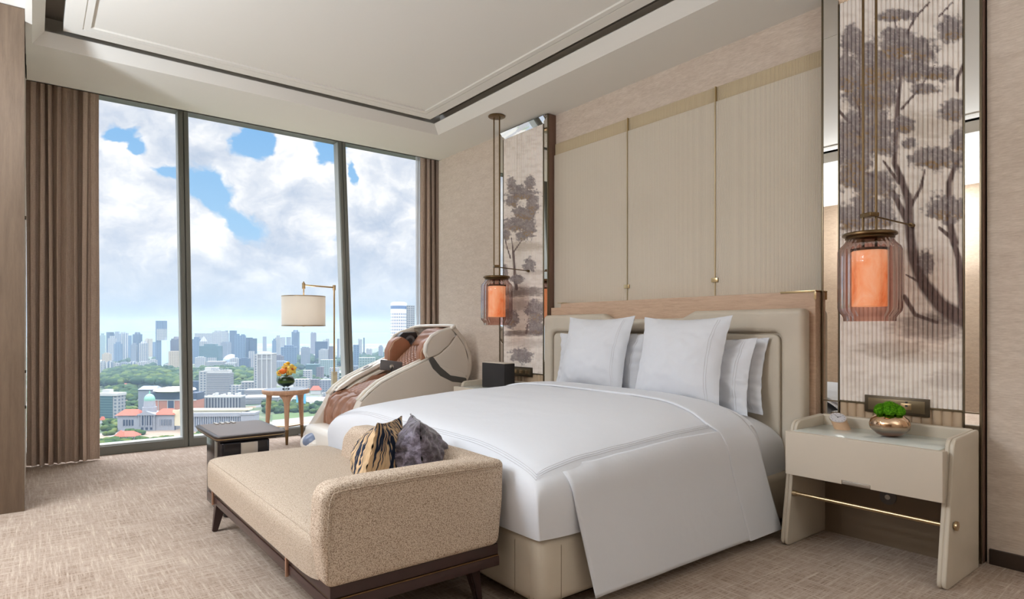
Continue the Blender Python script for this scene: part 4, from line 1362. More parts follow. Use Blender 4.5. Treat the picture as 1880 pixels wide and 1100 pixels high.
for (c, r, sd_) in (((-0.045, -0.045, 0.185), 0.033, 1), ((-0.02, 0.0, 0.19), 0.026, 2)):
    m = MB(); m.sphere(c, r, 3, (1.25, 1, 0.85), 0.35, sd_)
    part('orange_bloom', m, ORNG, vs, 180)
for (c, r) in (((0.02, 0, 0.262), 0.021), ((-0.004, 0.01, 0.250), 0.018)):
    m = MB(); m.sphere(c, r, 3, (1, 1, 0.9), 0.1, 5)
    part('craspedia_head', m, YDEEP, vs, 180)
m = MB()
for c in ((0.045, -0.045, 0.2), (0, -0.01, 0.215), (0.02, 0, 0.25), (-0.04, -0.04, 0.18), (0.07, 0.01, 0.19)):
    m.tube([(0, 0, 0.11), (c[0] * 0.4, c[1] * 0.4, 0.15), c], 0.0028, 6)
part('stems', m, GREENST, vs, 180)

# ------------------------------------------------------------------ floor lamp
FL = (2.60, 6.50, 0)
fl_ = thing('floor_lamp', 'brass floor lamp with a hanging cream drum shade by the window', 'lamp', FL)
m = MB()
m.cyl((FL[0], FL[1], 0.66), (FL[0], FL[1], 1.605), 0.0095, 0.0095, 14)
m.cyl((FL[0], FL[1], 1.585), (FL[0], FL[1], 1.640), 0.0165, 0.0165, 16)
ax = (2.225, 6.385)
m.cyl((FL[0], FL[1], 1.615), (ax[0], ax[1], 1.618), 0.009, 0.009, 12)
m.cyl((ax[0], ax[1], 1.578), (ax[0], ax[1], 1.640), 0.0165, 0.0165, 16)
m.cyl((ax[0], ax[1], 1.632), (ax[0], ax[1], 1.655), 0.007, 0.007, 12)
m.cyl((ax[0], ax[1], 1.45), (ax[0], ax[1], 1.585), 0.007, 0.007, 12)
part('pole', m, BRASS, fl_, 40, off=FL)
m = MB(); m.prism(roundpoly([(FL[0] - 0.026, FL[1] - 0.026), (FL[0] + 0.026, FL[1] - 0.026), (FL[0] + 0.026, FL[1] + 0.026), (FL[0] - 0.026, FL[1] + 0.026)], 0.006, 3), 0.02, 0.695, 'Z', 0.001, 1)
part('lower_column', m, plain('champagne_metal', (188, 176, 150), 0.35, 0.7), fl_, 40, off=FL)
m = MB(); m.lathe([(0.0, 0.0), (0.15, 0.0), (0.15, 0.016), (0.146, 0.02), (0.0, 0.02)], FL[0], FL[1], 40)
part('foot_disc', m, BRASS, fl_, 40, off=FL)
m = MB(); RS = 0.218; zt_, zb_ = 1.500, 1.192
m.lathe([(RS, zb_), (RS, zt_)], ax[0], ax[1], 64, cap=False)
sh = part('lamp_shade', m, LAMPSHADE, fl_, 40, off=FL)
m = MB()
m.lathe([(RS + 0.0015, zb_ - 0.003), (RS + 0.0015, zb_ + 0.007), (RS - 0.005, zb_ + 0.007), (RS - 0.005, zb_ - 0.003), (RS + 0.0015, zb_ - 0.003)], ax[0], ax[1], 64, cap=False)
part('lower_rim', m, BRASS, sh, 40, off=FL)
m = MB()
m.lathe([(RS + 0.0015, zt_ - 0.006), (RS + 0.0015, zt_ + 0.003), (RS - 0.005, zt_ + 0.003), (RS - 0.005, zt_ - 0.006), (RS + 0.0015, zt_ - 0.006)], ax[0], ax[1], 64, cap=False)
part('upper_rim', m, BRASS, sh, 40, off=FL)
m = MB(); m.lathe([(0.0, zb_ + 0.012), (RS - 0.006, zb_ + 0.012), (RS - 0.006, zb_ + 0.018), (0.0, zb_ + 0.018)], ax[0], ax[1], 48)
part('diffuser', m, LAMPSHADE, sh, 40, off=FL)
m = MB(); m.lathe([(0.0, zb_ - 0.008), (0.012, zb_ - 0.006), (0.012, zb_ + 0.012), (0, zb_ + 0.012)], ax[0], ax[1], 16)
part('finial', m, BRASS, sh, 40, off=FL)
ld = bpy.data.lights.new('added_fill_bulb', 'POINT'); ld.energy = 15; ld.color = (1.0, 0.96, 0.92); ld.shadow_soft_size = 0.07  # bulb added to brighten the ceiling and wall near the window
lo = bpy.data.objects.new('added_fill_bulb', ld); lo.location = (ax[0] - FL[0], ax[1] - FL[1], 1.40); lo.parent = fl_; COL.objects.link(lo)
# ------------------------------------------------------------------ bedside cabinet (near one built, far one copied)
NB = (3.40, 1.34, 0)
def build_nightstand(label):
    r = thing('bedside_cabinet', label, 'bedside cabinet', NB, 0, 'leather bedside cabinets either side of the bed')
    ya, yb = 0.960, 1.720
    prof = roundpoly([(3.160, 0.0), (3.612, 0.0), (3.612, 0.668), (3.275, 0.655)], [0.035, 0.008, 0.02, 0.055], 7)
    for s, (y0, y1) in ((-1, (ya, ya + 0.038)), (1, (yb - 0.038, yb))):
        m = MB(); m.prism(prof, y0, y0 + 0.0185, 'Y', 0.006, 3); m.prism(prof, y1 - 0.0185, y1, 'Y', 0.006, 3)
        m.prism([(q[0] + (0.004 if q[0] < 3.4 else -0.004), q[1] + (0.004 if q[1] < 0.3 else -0.004)) for q in prof], y0 + 0.01, y1 - 0.01, 'Y', 0.0, 1)
        sp = part('side_panel', m, LEATHER, r, 40, off=NB)
        m = MB()
        yo = y0 if s < 0 else y1
        m.cyl((3.262, yo - s * 0.004, 0.272), (3.262, yo + s * 0.006, 0.272), 0.013, 0.013, 20)
        m.cyl((3.262, yo + s * 0.006, 0.272), (3.262, yo + s * 0.016, 0.272), 0.021, 0.021, 28)
        part('rail_knob', m, BRASS, sp, 40, off=NB)
    # rear gallery
    m = MB(); m.prism(roundpoly([(ya + 0.02, 0.55), (yb - 0.02, 0.55), (yb - 0.02, 0.669), (ya + 0.02, 0.669)], 0.01, 3), 3.572, 3.612, 'X', 0.008, 3)
    part('rear_gallery', m, LEATHER, r, 40, off=NB)
    m = MB(); m.box(3.590, 3.606, ya + 0.03, yb - 0.03, 0.0, 0.57)
    part('back_panel', m, LEATHER_DK, r, 30, off=NB)
    m = MB(); m.box(3.20, 3.59, ya + 0.036, yb - 0.036, 0.575, 0.606, 0.001); m.box(3.22, 3.59, ya + 0.038, yb - 0.038, 0.385, 0.58, 0.002)
    cs = part('carcass', m, IVORY_LEATHER, r, 40, off=NB)
    m = MB(); m.box(3.205, 3.572, ya + 0.042, yb - 0.042, 0.606, 0.611, 0.001)
    part('glass_top', m, GLASSTOP, cs, 30, off=NB, label='pale glossy glass top')
    # drawer with a notch and metal pull
    m = MB()
    ny0, ny1 = 1.272, 1.405
    fa, fb = ya + 0.014, yb - 0.026
    prf = [(fa, 0.384), (ny0, 0.384), (ny0, 0.404), (ny1, 0.404), (ny1, 0.384), (fb, 0.384), (fb, 0.612), (fa, 0.612)]
    m.prism(prf, 3.168, 3.198, 'X', 0.003, 2)
    m.box(3.19, 3.25, fa + 0.008, fb - 0.008, 0.392, 0.604)
    dr = part('drawer', m, IVORY_LEATHER, r, 40, off=NB)
    m = MB(); m.box(3.170, 3.20, ny0 + 0.001, ny1 - 0.001, 0.386, 0.403, 0.001)
    part('drawer_pull', m, SILVER, dr, 30, off=NB, label='recessed brushed steel pull')
    m = MB(); m.cyl((3.225, ya + 0.03, 0.275), (3.225, yb - 0.03, 0.275), 0.0105, 0.0105, 18)
    m.cyl((3.225, yb - 0.06, 0.275), (3.225, yb - 0.03, 0.275), 0.0135, 0.0135, 18)
    part('brass_rail', m, BRASS, r, 40, off=NB)
    m = MB(); m.cyl((3.591, 1.352, 0.262), (3.583, 1.352, 0.262), 0.040, 0.040, 32)
    cg = part('cable_port', m, PLASTIC_GY, r, 40, off=NB, label='round grey cable port')
    m = MB(); m.cyl((3.585, 1.352, 0.262), (3.579, 1.352, 0.262), 0.013, 0.013, 24)
    part('port_plug', m, SILVER, cg, 40, off=NB)
    return r
ns = build_nightstand('beige leather bedside cabinet with pale drawer and brass rail, the near one')
ns2 = copy_tree(ns)
ns2.location = (NB[0], 4.62, 0)
ns2['label'] = 'beige leather bedside cabinet mostly hidden behind the bed by the window, only its rim shows'

# clock
CK = (3.475, 1.535, 0.611)
ck = thing('bedside_clock', 'small tilted tan leather clock with silver face on the near bedside cabinet', 'clock', CK)
tl = Vector((-0.50, -0.35, 0.86)).normalized()
m = MB(); b = bmesh.new(); rings = []
for k in range(2):
    ring = []
    for i in range(40):
        a = 2 * PI * i / 40; x = 0.041 * math.cos(a); y = 0.041 * math.sin(a)
        if k == 0: ring.append(b.verts.new((x, y, 0)))
        else:
            cx_, cy_ = -0.008, 0.022
            z = 0.058 - (tl.x * x + tl.y * y) / tl.z * 0.85
            ring.append(b.verts.new((x + cx_, y + cy_, z)))
    rings.append(ring)
for i in range(40): b.faces.new((rings[0][i], rings[0][(i + 1) % 40], rings[1][(i + 1) % 40], rings[1][i]))
b.faces.new(rings[0]); b.faces.new(rings[1]); bmesh.ops.recalc_face_normals(b, faces=b.faces); m.merge(b)
bd = part('clock_body', m, TANLEATHER, ck, 40)
m = MB(); m.tube([(-0.041, 0.0, 0.001), (-0.049, 0.022, 0.03), (-0.049, 0.022, 0.058 + 0.006)], 0.0012, 6)
nv = Vector((tl.x * 0.85, tl.y * 0.85, tl.z)).normalized()
c0 = Vector((-0.008, 0.022, 0.058)); q = nv.to_track_quat('Z', 'Y')
def disc(r, h0, h1, seg=40):
    mm = MB(); mm.cyl(c0 + nv * h0, c0 + nv * h1, r, r, seg); return mm
part('bezel', disc(0.043, -0.001, 0.004), CHROME, ck, 40)
fc_ = part('clock_face', disc(0.038, 0.003, 0.0052), plain('clock_dial', (214, 214, 222), 0.3, 0.3), ck, 40)
m = MB()
for k in range(12):
    a = 2 * PI * k / 12; p_ = c0 + nv * 0.0056 + q @ Vector((0.030 * math.cos(a), 0.030 * math.sin(a), 0)); p2 = c0 + nv * 0.0056 + q @ Vector((0.035 * math.cos(a), 0.035 * math.sin(a), 0))
    m.cyl(p_, p2, 0.0009, 0.0009, 5)
part('hour_marks', m, PLASTIC_DK, fc_, 0)
m = MB()
m.cyl(c0 + nv * 0.006, c0 + nv * 0.006 + q @ Vector((0.018, 0.008, 0)), 0.001, 0.001, 5)
m.cyl(c0 + nv * 0.006, c0 + nv * 0.006 + q @ Vector((-0.012, 0.024, 0)), 0.0008, 0.0008, 5)
m.cyl(c0 + nv * 0.005, c0 + nv * 0.0075, 0.003, 0.003, 12)
part('clock_hands', m, PLASTIC_DK, fc_, 0)

# moss bowl
MBW = (3.43, 1.285, 0.611)
mo = thing('moss_bowl', 'round mirrored amber bowl of bright green moss on the near bedside cabinet', 'plant', MBW)
IRID, t, b = M0('iridescent_bowl', (226, 196, 170), 0.06, 1.0)
z_ = t.sep(obj_co(t))[2]
t.l.new(t.ramp(t.math('MULTIPLY', z_, 9.0), [(0.0, rgba((198, 120, 80))), (0.25, rgba((150, 140, 132))), (0.6, rgba((222, 186, 152))), (0.95, rgba((236, 206, 176)))]), b.inputs['Base Color'])
m = MB(); m.lathe([(0.0, 0.0), (0.03, 0.001), (0.055, 0.012), (0.079, 0.036), (0.083, 0.056), (0.074, 0.080), (0.055, 0.096), (0.044, 0.099), (0.042, 0.096), (0.05, 0.088)], 0, 0, 48, cap=False)
part('bowl', m, IRID, mo, 180)
MOSS, t, b = M0('moss_green', (84, 150, 30), 0.9, spec=0.1)
n = t.noise(obj_co(t), scale=120, detail=4)
t.l.new(t.ramp(n, [(0.3, rgba((40, 96, 12))), (0.55, rgba((92, 156, 26))), (0.75, rgba((140, 196, 50)))]), b.inputs['Base Color'])
rnd = random.Random(5)
for (c, r) in (((0, 0, 0.122), 0.040), ((-0.034, -0.012, 0.120), 0.030), ((0.036, -0.006, 0.118), 0.031), ((0.0, -0.036, 0.116), 0.030), ((0.0, 0.036, 0.118), 0.03), ((-0.03, 0.03, 0.114), 0.026), ((0.03, 0.03, 0.114), 0.026)):
    m = MB(); b = bmesh.new()
    N_ = 420
    for i in range(N_):
        zz = 1 - 1.5 * (i + 0.5) / N_; a = i * 2.39996
        if zz < -0.5: continue
        s_ = math.sqrt(max(0, 1 - zz * zz)); d_ = Vector((s_ * math.cos(a), s_ * math.sin(a), zz))
        rr = r * (0.96 + 0.10 * rnd.random()); tip = Vector(c) + d_ * rr
        q_ = d_.orthogonal().normalized() * 0.0016; q2 = d_.cross(q_)
        bs = Vector(c) + d_ * r * 0.72
        vv = [b.verts.new(bs + q_), b.verts.new(bs - q_ * 0.5 + q2 * 0.87), b.verts.new(bs - q_ * 0.5 - q2 * 0.87), b.verts.new(tip)]
        for f in ((0, 1, 3), (1, 2, 3), (2, 0, 3)): b.faces.new([vv[k] for k in f])
    m.merge(b); m.sphere(c, r * 0.86, 3, (1, 1, 0.95), 0.12, 7)
    part('moss_tuft', m, MOSS, mo, 0)

mo.scale = (1.12, 1.12, 1.12)
# black box on the far cabinet
BX = (3.42, 4.60, 0.611)
bx = thing('speaker_box', 'black fabric covered box standing on the far bedside cabinet', 'speaker', BX, R(0))
m = MB(); m.box(-0.06, 0.06, -0.175, 0.175, 0.0, 0.232, 0.004)
part('body', m, plain('black_cloth', (40, 36, 36), 0.8, bumpk=0.5, bscale=700), bx, 30)
m = MB(); m.box(-0.058, 0.058, -0.173, 0.173, 0.230, 0.238, 0.002)
part('top_cover', m, IVORY_LEATHER, bx, 30, label='pale top edge')

# ------------------------------------------------------------------ pendants
PB = (3.355, 4.535, ZC)
def build_pendant(label):
    r = thing('pendant_lamp', label, 'pendant lamp', PB, 0, 'pendant lamps beside the headboard')
    m = MB(); m.lathe([(0.0, 0.0), (0.075, 0.0), (0.078, -0.004), (0.078, -0.010), (0.072, -0.013), (0.0, -0.013)], 0, 0, 40)
    part('ceiling_rose', m, BRONZE, r, 40)
    zg = -1.475                       # lid height
    m = MB()
    for dx_, dy_ in ((0.011, -0.030), (-0.011, 0.030)):
        pass
    for s in (-1, 1):
        m.cyl((0.0 + s * 0.012, -s * 0.026, -0.01), (0.0 + s * 0.012, -s * 0.026, zg - 0.06), 0.0062, 0.0062, 12)
    part('twin_rods', m, BRONZE, r, 40)
    m = MB(); m.box(-0.028, 0.028, -0.034, 0.034, zg + 0.085, zg + 0.107, 0.003, rot=(0, 0, R(-25)))
    m.cyl((0.012, -0.026, zg + 0.086), (0.300, -0.085, zg + 0.066), 0.0045, 0.0045, 10)
    m.cyl((0.290, -0.083, zg + 0.067), (0.315, -0.088, zg + 0.065), 0.011, 0.011, 16)
    part('wall_stay', m, BRONZE, r, 40)
    m = MB(); m.lathe([(0.0, zg + 0.006), (0.118, zg + 0.006), (0.124, zg), (0.124, zg - 0.008), (0.116, zg - 0.012), (0.0, zg - 0.012)], 0, 0, 48)
    m.lathe([(0.108, zg - 0.012), (0.112, zg - 0.022), (0.104, zg - 0.028), (0.0, zg - 0.028)], 0, 0, 48)
    part('lid', m, BRONZE, r, 40)
    # fluted glass jar
    prof = [(0.104, zg - 0.026), (0.108, zg - 0.036), (0.118, zg - 0.050), (0.136, zg - 0.068), (0.143, zg - 0.085), (0.144, zg - 0.20), (0.144, zg - 0.375), (0.140, zg - 0.392),
            (0.122, zg - 0.414), (0.117, zg - 0.424), (0.116, zg - 0.442)]
    m = MB(); m.lathe(prof, 0, 0, 168, ripple=(0.010, 28), cap=False)
    gj = part('glass_jar', m, AMBERGL, r, 180, label='fluted pinkish amber glass jar')
    m = MB(); m.lathe([(0.0, zg - 0.085), (0.078, zg - 0.085), (0.080, zg - 0.088), (0.080, zg - 0.365), (0.077, zg - 0.368), (0.0, zg - 0.368)], 0, 0, 48)
    part('alabaster_core', m, ALAB, r, 40, label='glowing orange alabaster cylinder')
    m = MB(); m.lathe([(0.0, zg - 0.074), (0.086, zg - 0.074), (0.086, zg - 0.086), (0.0, zg - 0.086)], 0, 0, 48)
    for s in (-1, 1): m.cyl((s * 0.012, -s * 0.026, zg - 0.08), (s * 0.012, -s * 0.026, zg - 0.02), 0.007, 0.007, 10)
    part('core_cap', m, DARKFRAME, r, 40)
    return r
p1_ = build_pendant('amber glass jar pendant on two rods at the window side of the bed')
p2_ = copy_tree(p1_); p2_.location = (3.355, 1.350, ZC)
p2_['label'] = 'amber glass jar pendant on two rods hanging above the near bedside cabinet'

# ------------------------------------------------------------------ wardrobe end and low drawer run on the left
WB = (-0.6, 4.99, 0)
wd = thing('wardrobe', 'tall washed oak wardrobe end panel at the left edge of the room', 'wardrobe', WB)
m = MB(); m.box(-1.5, -0.040, 4.98, 5.03, 0.0, 3.188, 0.003)
part('end_panel', m, WARDROBE, wd, 30, off=WB)
m = MB(); m.box(-1.5, -0.060, 5.03, 5.655, 0.0, 3.18, 0.002)
cz = part('carcass', m, plain('white_lacquer', (228, 226, 222), 0.35), wd, 30, off=WB)
for (z0, z1) in ((0.07, 0.52), (0.525, 0.93), (0.935, 3.17)):
    m = MB(); m.box(-0.062, -0.045, 5.035, 5.65, z0, z1, 0.002)
    d_ = part('drawer_front' if z1 < 1 else 'door', m, MATS['white_lacquer'], cz, 30, off=WB)
for z in (0.62, 0.86, 1.9):
    m = MB(); m.box(-0.045, -0.034, 5.28, 5.34, z, z + 0.018, 0.002)
    part('handle', m, DARKFRAME, cz, 30, off=WB)

# ------------------------------------------------------------------ curtains
def curtain(x0, x1, yc, z0, z1, amp, pleats, seed, flat=0.0, flatside=1):
    rnd = random.Random(seed)
    ph = [rnd.random() * 2 * PI for _ in range(6)]
    m = MB(); nu, nv = 220, 44
    def fn(u, v):
        z = z0 + (z1 - z0) * v
        uu = u
        w = math.sin(uu * pleats * 2 * PI + ph[0] + 0.5 * math.sin(uu * 9 + ph[1]) + 0.18 * math.sin(v * 3 + ph[2] + uu * 6))
        w = math.copysign(abs(w) ** 0.75, w)
        am = amp * (0.75 + 0.35 * math.sin(uu * 13 + ph[3])) * (1 - 0.25 * v)
        if flat and ((flatside > 0 and uu > 1 - flat) or (flatside < 0 and uu < flat)):
            am *= 0.15
        x = x0 + (x1 - x0) * uu + 0.010 * math.sin(uu * pleats * 4 * PI + ph[4]) + 0.004 * math.sin(v * 5 + uu * 20)
        return Vector((x, yc + am * w + 0.006 * math.sin(v * 4 + uu * 15), z))
    m.grid(fn, nu, nv)
    return m
m = curtain(-0.035, 0.466, 6.55, 0.008, 3.46, 0.055, 8.5, 3, flat=0.16)
c_ = solo('curtain', m, CURT, 'brown pleated curtain gathered at the left end of the window', 'curtain', (0.2, 6.55, 0.008), 'brown window curtains', sm=180)
m = curtain(3.60, 4.12, 6.37, 0.008, 3.46, 0.045, 8.0, 8)
c_ = solo('curtain', m, CURT, 'brown pleated curtain behind the wall corner at the right end of the window', 'curtain', (3.85, 6.4, 0.008), 'brown window curtains', sm=180)
m = curtain(3.645, 4.1, 6.56, 0.008, 3.46, 0.02, 9.0, 11)
solo('sheer_curtain', m, SHEER, 'pale sheer curtain edge at the right end of the window', 'curtain', (3.8, 6.56, 0.008), sm=180)
# ------------------------------------------------------------------ massage chair (faces the left, reclined)
MC = (2.85, 5.73, 0)
mc = thing('massage_chair', 'beige and brown leather massage chair with curved shell beside the window', 'massage chair', MC)
YN, YF = 5.30, 6.16
# lower side bodies
body = roundpoly([(2.10, 0.06), (3.40, 0.06), (3.52, 0.30), (3.545, 0.70), (3.30, 0.78), (3.085, 0.862), (2.576, 0.655), (2.38, 0.50), (2.33, 0.40)], [0.05, 0.12, 0.2, 0.1, 0.1, 0.02, 0.1, 0.1, 0.05], 7)
for (ya, yb) in ((YN, YN + 0.115), (YF - 0.115, YF)):
    m = MB(); m.prism(body, ya, yb, 'Y', 0.016, 4)
    sb = part('side_body', m, SHELL, mc, 50, off=MC)
    m = MB()
    pts = [(2.375, 0.50), (2.45, 0.575), (2.576, 0.662), (2.75, 0.738), (2.95, 0.815), (3.085, 0.868)]
    m.tube([(x, ya + 0.014, z - 0.004) for x, z in pts], 0.0155, 10)
    m.tube([(x, yb - 0.014, z - 0.004) for x, z in pts], 0.0155, 10)
    part('arm_rim', m, SHELLRIM, sb, 180, off=MC)
# seam band
for ya in (YN - 0.004, YF - 0.03):
    bandp = roundpoly([(3.075, 0.868), (3.135, 0.885), (3.22, 0.78), (3.34, 0.69), (3.535, 0.655), (3.53, 0.60), (3.36, 0.625), (3.22, 0.69), (3.13, 0.77)], 0.02, 3)
    m = MB(); m.prism(bandp, ya, ya + 0.034, 'Y', 0.004, 2)
    part('seam_band', m, GREYBAND, mc, 50, off=MC)
# upper shell : half-dome hood behind the back
def hood(a, c, grow=0.0):
    """a across (0 near .. 1 far), c along the back outline from lower front to the top lip"""
    outline = [(3.10, 0.72), (3.30, 0.62), (3.48, 0.62), (3.545, 0.74), (3.535, 0.90), (3.47, 1.03), (3.40, 1.11), (3.345, 1.165)]
    k = c * (len(outline) - 1); i = min(int(k), len(outline) - 2); f = k - i
    p0 = outline[max(0, i - 1)]; p1 = outline[i]; p2 = outline[i + 1]; p3 = outline[min(len(outline) - 1, i + 2)]
    def cr(q0, q1, q2, q3):
        return 0.5 * ((2 * q1) + (-q0 + q2) * f + (2 * q0 - 5 * q1 + 4 * q2 - q3) * f * f + (-q0 + 3 * q1 - 3 * q2 + q3) * f ** 3)
    x = cr(p0[0], p1[0], p2[0], p3[0]); z = cr(p0[1], p1[1], p2[1], p3[1])
    th = PI * a
    s_ = math.sin(th) ** 0.55
    y = (YN + YF) / 2 - math.copysign(abs(math.cos(th)) ** 0.55, math.cos(th)) * ((YF - YN) / 2 - 0.004)
    cx_, cz_ = 3.10, 0.80
    x2 = x + 0.012 + 0.09 * s_ * (1 if x > 3.3 else 0.4) ; z2 = z + (0.028 * s_ if z > 1.0 else 0)
    return Vector((x2, y, z2))
m = MB(); m.grid(hood, 48, 36)
hd = part('back_shell', m, SHELL, mc, 180, off=MC)
# ear wings each side
ear = roundpoly([(3.082, 0.868), (3.052, 0.93), (3.062, 1.01), (3.12, 1.085), (3.20, 1.125), (3.345, 1.168), (3.405, 1.10), (3.32, 0.995), (3.20, 0.905)], [0.02, 0.05, 0.05, 0.05, 0.05, 0.03, 0.03, 0.1, 0.1], 5)
side_hi = roundpoly([(3.09, 0.865), (3.22, 0.915), (3.34, 1.01), (3.425, 1.11), (3.525, 0.98), (3.578, 0.80), (3.56, 0.66), (3.36, 0.69), (3.22, 0.76)], [0.02, 0.1, 0.1, 0.02, 0.1, 0.1, 0.03, 0.1, 0.1], 5)
for (ya, yb) in ((YN - 0.002, YN + 0.07), (YF - 0.07, YF + 0.002)):
    m = MB(); m.prism(ear, ya, yb, 'Y', 0.012, 4)
    e_ = part('wing', m, SHELL, mc, 50, off=MC)
    m = MB(); yc = (ya + yb) / 2
    m.tube([(3.082, yc, 0.868), (3.055, yc - 0.02, 0.93), (3.065, yc - 0.02, 1.01), (3.122, yc - 0.02, 1.086), (3.20, yc - 0.02, 1.126), (3.345, yc - 0.01, 1.168), (3.425, yc, 1.11)], [0.012, 0.018, 0.02, 0.02, 0.018, 0.016, 0.014], 12)
    part('wing_rim', m, SHELLRIM, e_, 180, off=MC)
    m = MB(); m.prism(side_hi, ya + 0.004, yb - 0.004, 'Y', 0.02, 5)
    part('side_shell', m, SHELL, mc, 50, off=MC)
# top lip
m = MB()
pts = []
for i in range(25):
    q_ = hood(i / 24, 1.0); pts.append((q_.x - 0.01, q_.y, q_.z + 0.004))
m.tube(pts, 0.017, 10)
part('top_lip', m, SHELLRIM, hd, 180, off=MC)
# back pad with head cushion
def slab(path, y0, y1, th_, m, n=24, puff=0.02, seed=0, nx=16):
    """soft slab following a path in XZ"""
    P_ = [Vector((x, 0, z)) for x, z in path]
    L_ = [0]
    for i in range(1, len(P_)): L_.append(L_[-1] + (P_[i] - P_[i - 1]).length)
    def at(s_):
        d_ = s_ * L_[-1]
        for i in range(1, len(P_)):
            if d_ <= L_[i] + 1e-9:
                f = (d_ - L_[i - 1]) / (L_[i] - L_[i - 1]); tt = (P_[i] - P_[i - 1]).normalized()
                return P_[i - 1].lerp(P_[i], f), tt
        return P_[-1], (P_[-1] - P_[-2]).normalized()
    def fn(a, c):
        pt, tt = at(min(1, max(0, c)))
        nrm = Vector((tt.z, 0, -tt.x)) * -1
        e = (math.sin(PI * a) ** 0.35) * (math.sin(PI * min(1, max(0.0, c))) ** 0.25 if 0 < c < 1 else 0)
        h = th_ * e + puff * e * (0.5 + mnoise.noise(Vector((a * 4 + seed, c * 6, seed))))
        return Vector((pt.x, y0 + (y1 - y0) * a, pt.z)) + nrm * h
    m.grid(fn, nx, n)
m = MB()
slab([(2.95, 0.58), (3.08, 0.69), (3.19, 0.79), (3.31, 0.91), (3.42, 1.02), (3.48, 1.08)], YN + 0.10, YF - 0.13, 0.06, m, 40, 0.02, 2, 30)
bp = part('back_pad', m, BRLEATHER, mc, 180, off=MC)
m = MB()
slab([(3.27, 0.955), (3.35, 1.04), (3.42, 1.105), (3.48, 1.135)], YN + 0.13, YF - 0.16, 0.065, m, 30, 0.02, 6, 30)
part('head_cushion', m, BRLEATHER, bp, 180, off=MC)
# quilted centre field (raised diamonds)
m = MB()
def qf(a, c):
    x = 2.975 + 0.27 * c; z = 0.725 + 0.245 * c
    u = a * 6; v = c * 8
    d_ = abs(math.sin(PI * (u + v) / 1.0 / 1)) * abs(math.sin(PI * (u - v)))
    e = math.sin(PI * a) ** 0.3 * math.sin(PI * c) ** 0.3 if 0 < a < 1 and 0 < c < 1 else 0
    h = 0.030 * e + 0.016 * min(1, d_ * 1.6) ** 0.5
    n_ = Vector((-0.28, 0, 0.22)).normalized()
    return Vector((x, 5.53 + 0.38 * a, z)) + n_ * h
m.grid(qf, 73, 97)
part('quilted_field', m, BRLEATHER, bp, 180, off=MC, label='diamond quilted backrest field')
m = MB()
def qs(a, c):
    x = 2.50 + 0.42 * c; z = 0.50 + 0.10 * c
    u = a * 7; v = c * 7
    d_ = abs(math.sin(PI * (u + v))) * abs(math.sin(PI * (u - v)))
    e = math.sin(PI * a) ** 0.3 * math.sin(PI * c) ** 0.3 if 0 < a < 1 and 0 < c < 1 else 0
    return Vector((x, 5.43 + 0.60 * a, z + 0.07 * e + 0.012 * min(1, d_ * 1.6) ** 0.5))
m.grid(qs, 85, 85)
part('seat_pad', m, BRLEATHER, mc, 180, off=MC, label='quilted brown seat')
# shoulder pads either side
PADBR = plain('shoulder_leather', (158, 106, 78), 0.38, var=0.06, scale=12, bumpk=0.12, bscale=250)
padp = [(2.985, 0.79), (2.98, 0.93), (3.03, 1.035), (3.13, 1.085), (3.22, 1.04), (3.28, 0.95), (3.23, 0.84), (3.09, 0.77)]
for k, (y0, y1) in enumerate(((YN + 0.075, YN + 0.19), (YF - 0.21, YF - 0.075))):
    ox = 0.055 if k == 0 else 0.0
    m = MB(); m.prism(roundpoly([(x + ox, z) for x, z in padp], 0.07, 6), y0, y1, 'Y', 0.035, 7)
    sp2 = part('shoulder_pad', m, PADBR, mc, 60, off=MC)
    for f in (0.0, 0.028):
        m = MB(); yy = y0 + 0.008
        m.tube([(2.990 + ox + f, yy, 0.80), (2.992 + ox + f, yy, 0.93), (3.045 + ox + f * 0.8, yy, 1.025 - f * 0.3), (3.13 + ox + f * 0.5, yy, 1.070 - f * 0.4)], 0.0045, 8)
        part('pad_piping', m, TANLEATHER, sp2, 180, off=MC)
# speaker in the far wing
m = MB()
m.prism(roundpoly([(3.10, 1.06), (3.18, 1.125), (3.34, 1.13), (3.38, 1.02), (3.32, 0.90), (3.24, 0.93), (3.20, 1.05)], 0.025, 4), YF - 0.16, YF - 0.07, 'Y', 0.012, 3)
spk = part('speaker_housing', m, PLASTIC_DK, mc, 50, off=MC)
m = MB(); m.cyl((3.262, YF - 0.155, 1.040), (3.248, YF - 0.185, 1.036), 0.054, 0.048, 32)
part('speaker', m, PLASTIC_GY, spk, 50, off=MC)
m = MB(); m.cyl((3.249, YF - 0.180, 1.036), (3.246, YF - 0.189, 1.035), 0.030, 0.026, 24)
part('speaker_cone', m, PLASTIC_DK, spk, 50, off=MC)
# broad sloping top of the far arm with a ledge beneath
m = MB()
m.prism(roundpoly([(2.40, 0.520), (2.46, 0.578), (2.60, 0.668), (2.98, 0.838), (3.02, 0.815), (2.62, 0.635), (2.50, 0.555)], 0.01, 3), YF - 0.17, YF - 0.01, 'Y', 0.007, 3)
m.prism(roundpoly([(2.52, 0.545), (2.66, 0.628), (3.00, 0.775), (3.00, 0.74), (2.66, 0.595), (2.54, 0.525)], 0.008, 3), YF - 0.19, YF - 0.10, 'Y', 0.006, 3)
part('arm_top', m, SHELLRIM, mc, 50, off=MC)
